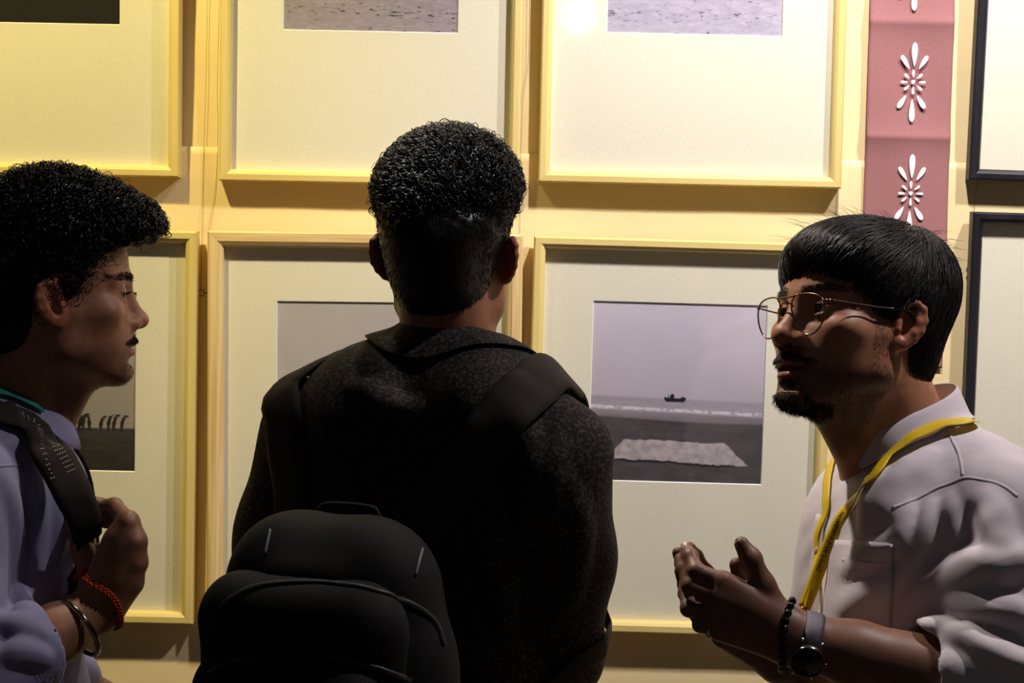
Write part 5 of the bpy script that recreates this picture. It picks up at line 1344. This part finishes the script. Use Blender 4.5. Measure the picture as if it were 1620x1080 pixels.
    for s in (-1, 1):
        v, f = patch(480, lambda q: (np.abs(q[:, 2] - (33 + 0.05 * (s * q[:, 0] - 12) - 0.0036 * (s * q[:, 0] - 32) ** 2)) < 4.6), ((min(s * 9, s * 54), 55, 20), (max(s * 9, s * 54), 110, 44)), (0.006, 0.009), 0.75, 64 + s, 0.00045, out); mk('eyebrow', v, f, M_STUB, per)
        a = lin(-11, 11, 26); base_ = np.stack([s * (31 + a), 88.5 - a * a * 0.035 * 0.9, 14.2 - a * a * 0.02], 1) * 0.001
        tip = base_ + np.stack([s * a * 0.00012, 0 * a + 0.007, 0 * a + 0.002], 1); mid = (base_ + tip) / 2 - np.array([0, 0, 0.0008]); v, f = strands_vf(H.w(np.stack([base_, mid, tip], 1)), np.full(26, 0.0004)); mk('eyelashes', v, f, M_STUB, per)
    # ---- shirt
    c = Sdf(); torso(c, T, grow=0.016, belly=0.006, k=0.035, drop=0.1, slope=0.03)
    c.chain([S, S + (E - S) * 0.5, E], [0.066, 0.068, 0.066], k=0.018); cf_ = E + (W - E) * 0.58
    c.chain([E, cf_], [0.064, 0.050], k=0.018); c.chain([S2, E2, E2 + (W2 - E2) * 0.6], [0.066, 0.06, 0.05], k=0.018)
    base = Sdf(); base.ops = list(c.ops)
    def fold(pix, r, k=0.014, sink=0.6):
        pts, nn = trace(base, pix); pts = resample(pts - nn * r * sink, len(pix) * 4); m_ = len(pts); c.chain(pts, list(r * np.sin(lin(0.15, PI - 0.15, m_)) ** 0.6), k=k)
    fold([(40, 720), (58, 770), (62, 840), (52, 900)], 0.010, 0.014, 0.5); fold([(12, 760), (22, 840), (18, 930)], 0.012, 0.018, 0.6)
    fold([(80, 760), (95, 820), (92, 880)], 0.009, 0.014, 0.5); fold([(5, 700), (25, 705), (42, 715)], 0.006, 0.01, 0.5); fold([(30, 940), (45, 980), (30, 1020)], 0.010, 0.016, 0.5)
    fold([(0, 985), (30, 990), (65, 1005)], 0.009, 0.014, 0.4); fold([(10, 1040), (40, 1030), (75, 1045)], 0.009, 0.014, 0.4)
    c.rc(E + (W - E) * 0.50, W, 0.042, 0.040, k=0.006, mode=-1)
    c.rc(T.w((0, 0.052, 0.0)), T.w((0, 0.08, 0.2)), 0.062, 0.09, k=0.006, mode=-1); c.box(T.w((0, 0, -0.82)), (0.5, 0.5, 0.17), 0.002, T.R, k=0.004, mode=-1)
    wr = SineNoise(71, 10); shirtf = lambda p: c(p) + 0.0016 * wr(np.asarray(p, f32))
    lo, hi = c.box_of(); lo[2] = max(lo[2], T.o[2] - 0.68)
    shirt, _, _ = mesh_obj('shirt', shirtf, lo, hi, 0.009, M_SHIRT_B, per, 1, [(P(-30, 1095, 2.46), P(170, 560, 2.82), 0.0042)])
    def seam(pix, name):
        pts = resample(trace(shirtf, pix)[0], 40); pts = snap(shirtf, pts, 0.0002); ribbon(name, pts, grad(shirtf, pts, 0.004), 0.0035, 0.0012, M_SHIRT_B, shirt, nw=4)
    seam([(33, 690), (35, 715), (42, 740), (58, 765), (64, 800)], 'armhole_seam'); seam([(-10, 738), (10, 736), (34, 735)], 'yoke_seam')
    def cfn(t):
        ph = t * rad(160); fr_ = (1 - math.cos(ph)) / 2; s_, c_ = math.sin(ph), math.cos(ph); bz = 0.004 - 0.062 * fr_; e = max(0, (abs(t) - 0.72) / 0.28)
        return (s_ * 0.066, 0.05 - c_ * 0.071, bz), (s_ * 0.063, 0.05 - c_ * 0.068 + 0.004 * fr_, bz + 0.040 - 0.004 * fr_), (s_ * 0.082 + 0.012 * e * np.sign(t), 0.048 - c_ * 0.088 + 0.012 * e, bz - 0.006 - 0.012 * e)
    collar('collar', shirt, T, cfn, M_SHIRT_B, 44, shirtf)
    legs(per, T, T.o[2])
    # ---- backpack with its straps
    Bf = Frame3(T.w((0, -0.19, -0.27)), 12)
    bag = empty('backpack', Bf.w((0, 0, -0.24)), 'dark grey backpack with teal trim, its strap gripped by the person in lavender', 'backpack')
    s = Sdf(); s.box(Bf.w((0, 0, -0.02)), (0.15, 0.075, 0.21), 0.06, Bf.R, k=0.02); s.rc(Bf.w((-0.07, 0, 0.15)), Bf.w((0.07, 0, 0.15)), 0.07, 0.07, k=0.04)
    s2 = Sdf(); s2.box(Bf.w((0, -0.075, -0.08)), (0.125, 0.04, 0.12), 0.038, Bf.R, k=0.02)
    lo, hi = s.box_of(); mesh_obj('main_compartment', s, lo, hi, 0.012, M_BAG, bag); lo, hi = s2.box_of(); mesh_obj('front_pocket', s2, lo, hi, 0.012, M_BAG, bag)
    tp_, _ = trace(shirtf, [(2, 662), (28, 672), (52, 688)], lift=0.006)
    pts = [Bf.w((-0.08, 0.06, 0.17)), T.w((-0.10, -0.07, -0.06))] + list(tp_) + [P(76, 710, 2.690), P(98, 745, 2.672), P(118, 785, 2.660), P(134, 822, 2.664), P(138, 850, 2.684)]
    path = resample(pts, 70); path = push(shirtf, path, 0.007); nn = grad(shirtf, path, 0.012); u_ = lin(0, 1, 70)
    k_ = sstep(0.45, 0.85, u_)[:, None]; nn = nn * (1 - k_) + np.array([0.35, -0.95, 0.25]) * k_
    ribbon('shoulder_strap', path, nn, np.interp(u_, [0, .5, .85, 1], [.05, .05, .046, .036]), 0.010, M_STRAP, bag, nw=8)
    _, N3, B3 = frames_along(path, nn); i0, i1 = 6, 32
    sgn = 1 if (B3[30] @ np.array([0, 0, 1.0])) > 0 else -1
    tl_, _ = trace(shirtf, [(-12, 630), (4, 631), (22, 636), (40, 646), (58, 660)], lift=0.013); tl_ = resample(tl_, 24)
    ribbon('teal_trim', tl_, grad(shirtf, tl_, 0.01), np.interp(lin(0, 1, 24), [0, .6, 1], [.024, .020, .004]), 0.003, M_TEAL, bag, nw=4)
    # printed dots on the strap
    dv, df = [], []; g = np.random.default_rng(4)
    for i_ in range(34, 56):
        u0 = (i_ - 34) / 22
        for v_ in lin(-0.75, 0.75, 12):
            if (v_ < 0.55 - 1.2 * u0 and v_ > 0.1 - 0.9 * u0) or (u0 > 0.45 and abs(v_ - 0.25 * u0 - 0.2) < 0.28):
                q = path[i_] + B3[i_] * sgn * v_ * 0.022 + N3[i_] * 0.0054; t_ = np.cross(N3[i_], B3[i_]); b0 = len(dv)
                for a in lin(0, 2 * PI, 6, endpoint=False): dv.append(q + (B3[i_] * math.cos(a) + t_ * math.sin(a)) * 0.0011)
                df.append(tuple(range(b0, b0 + 6)))
    if dv: o = mk('strap_print', np.array(dv), df, M_PRINTG, bag, smooth=False)
    lw = resample([P(138, 850, 2.686), P(132, 885, 2.705), P(112, 925, 2.725), P(84, 965, 2.735), T.w((-0.16, 0.09, -0.36)), T.w((-0.17, 0.0, -0.44)), Bf.w((-0.12, 0.05, -0.2))], 50); lw = push(shirtf, lw, 0.004)
    ribbon('webbing', lw, grad(shirtf, lw, 0.01), 0.034, 0.004, M_STRAP, bag, nw=4)
    p2 = resample([Bf.w((0.08, 0.06, 0.17)), T.w((0.10, -0.07, -0.06)), T.w((0.10, 0.02, -0.03)), T.w((0.105, 0.11, -0.1)), T.w((0.11, 0.15, -0.2)), T.w((0.13, 0.12, -0.34)), T.w((0.16, 0.0, -0.44)), Bf.w((0.12, 0.05, -0.2))], 60); p2 = push(shirtf, p2, 0.007)
    ribbon('shoulder_strap', p2, grad(shirtf, p2, 0.012), 0.045, 0.009, M_STRAP, bag, nw=6)
    # ---- bangle and thread bracelet
    ax = unit(W - E)
    def ring(c_, tilt, r1, r2):
        n_ = unit(ax + np.asarray(tilt, float)); a_ = unit(np.cross(n_, [0, 0, 1.0])); b_ = np.cross(n_, a_); th = lin(0, 2 * PI, 60, endpoint=False)
        return np.array([c_ + a_ * math.cos(x) * r1 + b_ * math.sin(x) * r2 for x in th]), n_, np.array([a_ * math.cos(x) + b_ * math.sin(x) for x in th])
    cb = E + (W - E) * 0.86; pts, n_, rad_ = ring(cb + np.array([0.004, 0, -0.006]), (0.05, 0.15, 0.1), 0.0375, 0.0375)
    o = ribbon('steel_bangle', pts, rad_, 0.0065, 0.0045, M_BANGLE, None, nw=4, closed=True, bulge=0.25); tag(o, 'shiny round steel bangle hanging loose on the strap-gripping wrist', 'bangle')
    ct = W + ax * 0.012; br = empty('thread_bracelet', ct, 'red braided thread bracelet tied around the strap-gripping wrist', 'bracelet')
    pts, n_, rad_ = ring(ct, (0.1, 0.1, 0.0), 0.034, 0.034); ringp = snap(b, pts, 0.0018)
    for q in range(3):
        th = lin(0, 2 * PI, 180, endpoint=False); R3 = np.stack([np.interp(th, np.append(lin(0, 2 * PI, 60, endpoint=False), 2 * PI), np.append(ringp[:, k], ringp[0, k])) for k in range(3)], 1)
        rn = R3 - R3.mean(0); rn /= np.linalg.norm(rn, axis=1, keepdims=True); w_ = 15 * th + q * 2 * PI / 3
        tube('thread', R3 + rn * (0.0013 * np.sin(2 * w_))[:, None] + n_ * (0.0032 * np.sin(w_))[:, None], 0.0018, M_THREAD, br, 6, True)
build_left()
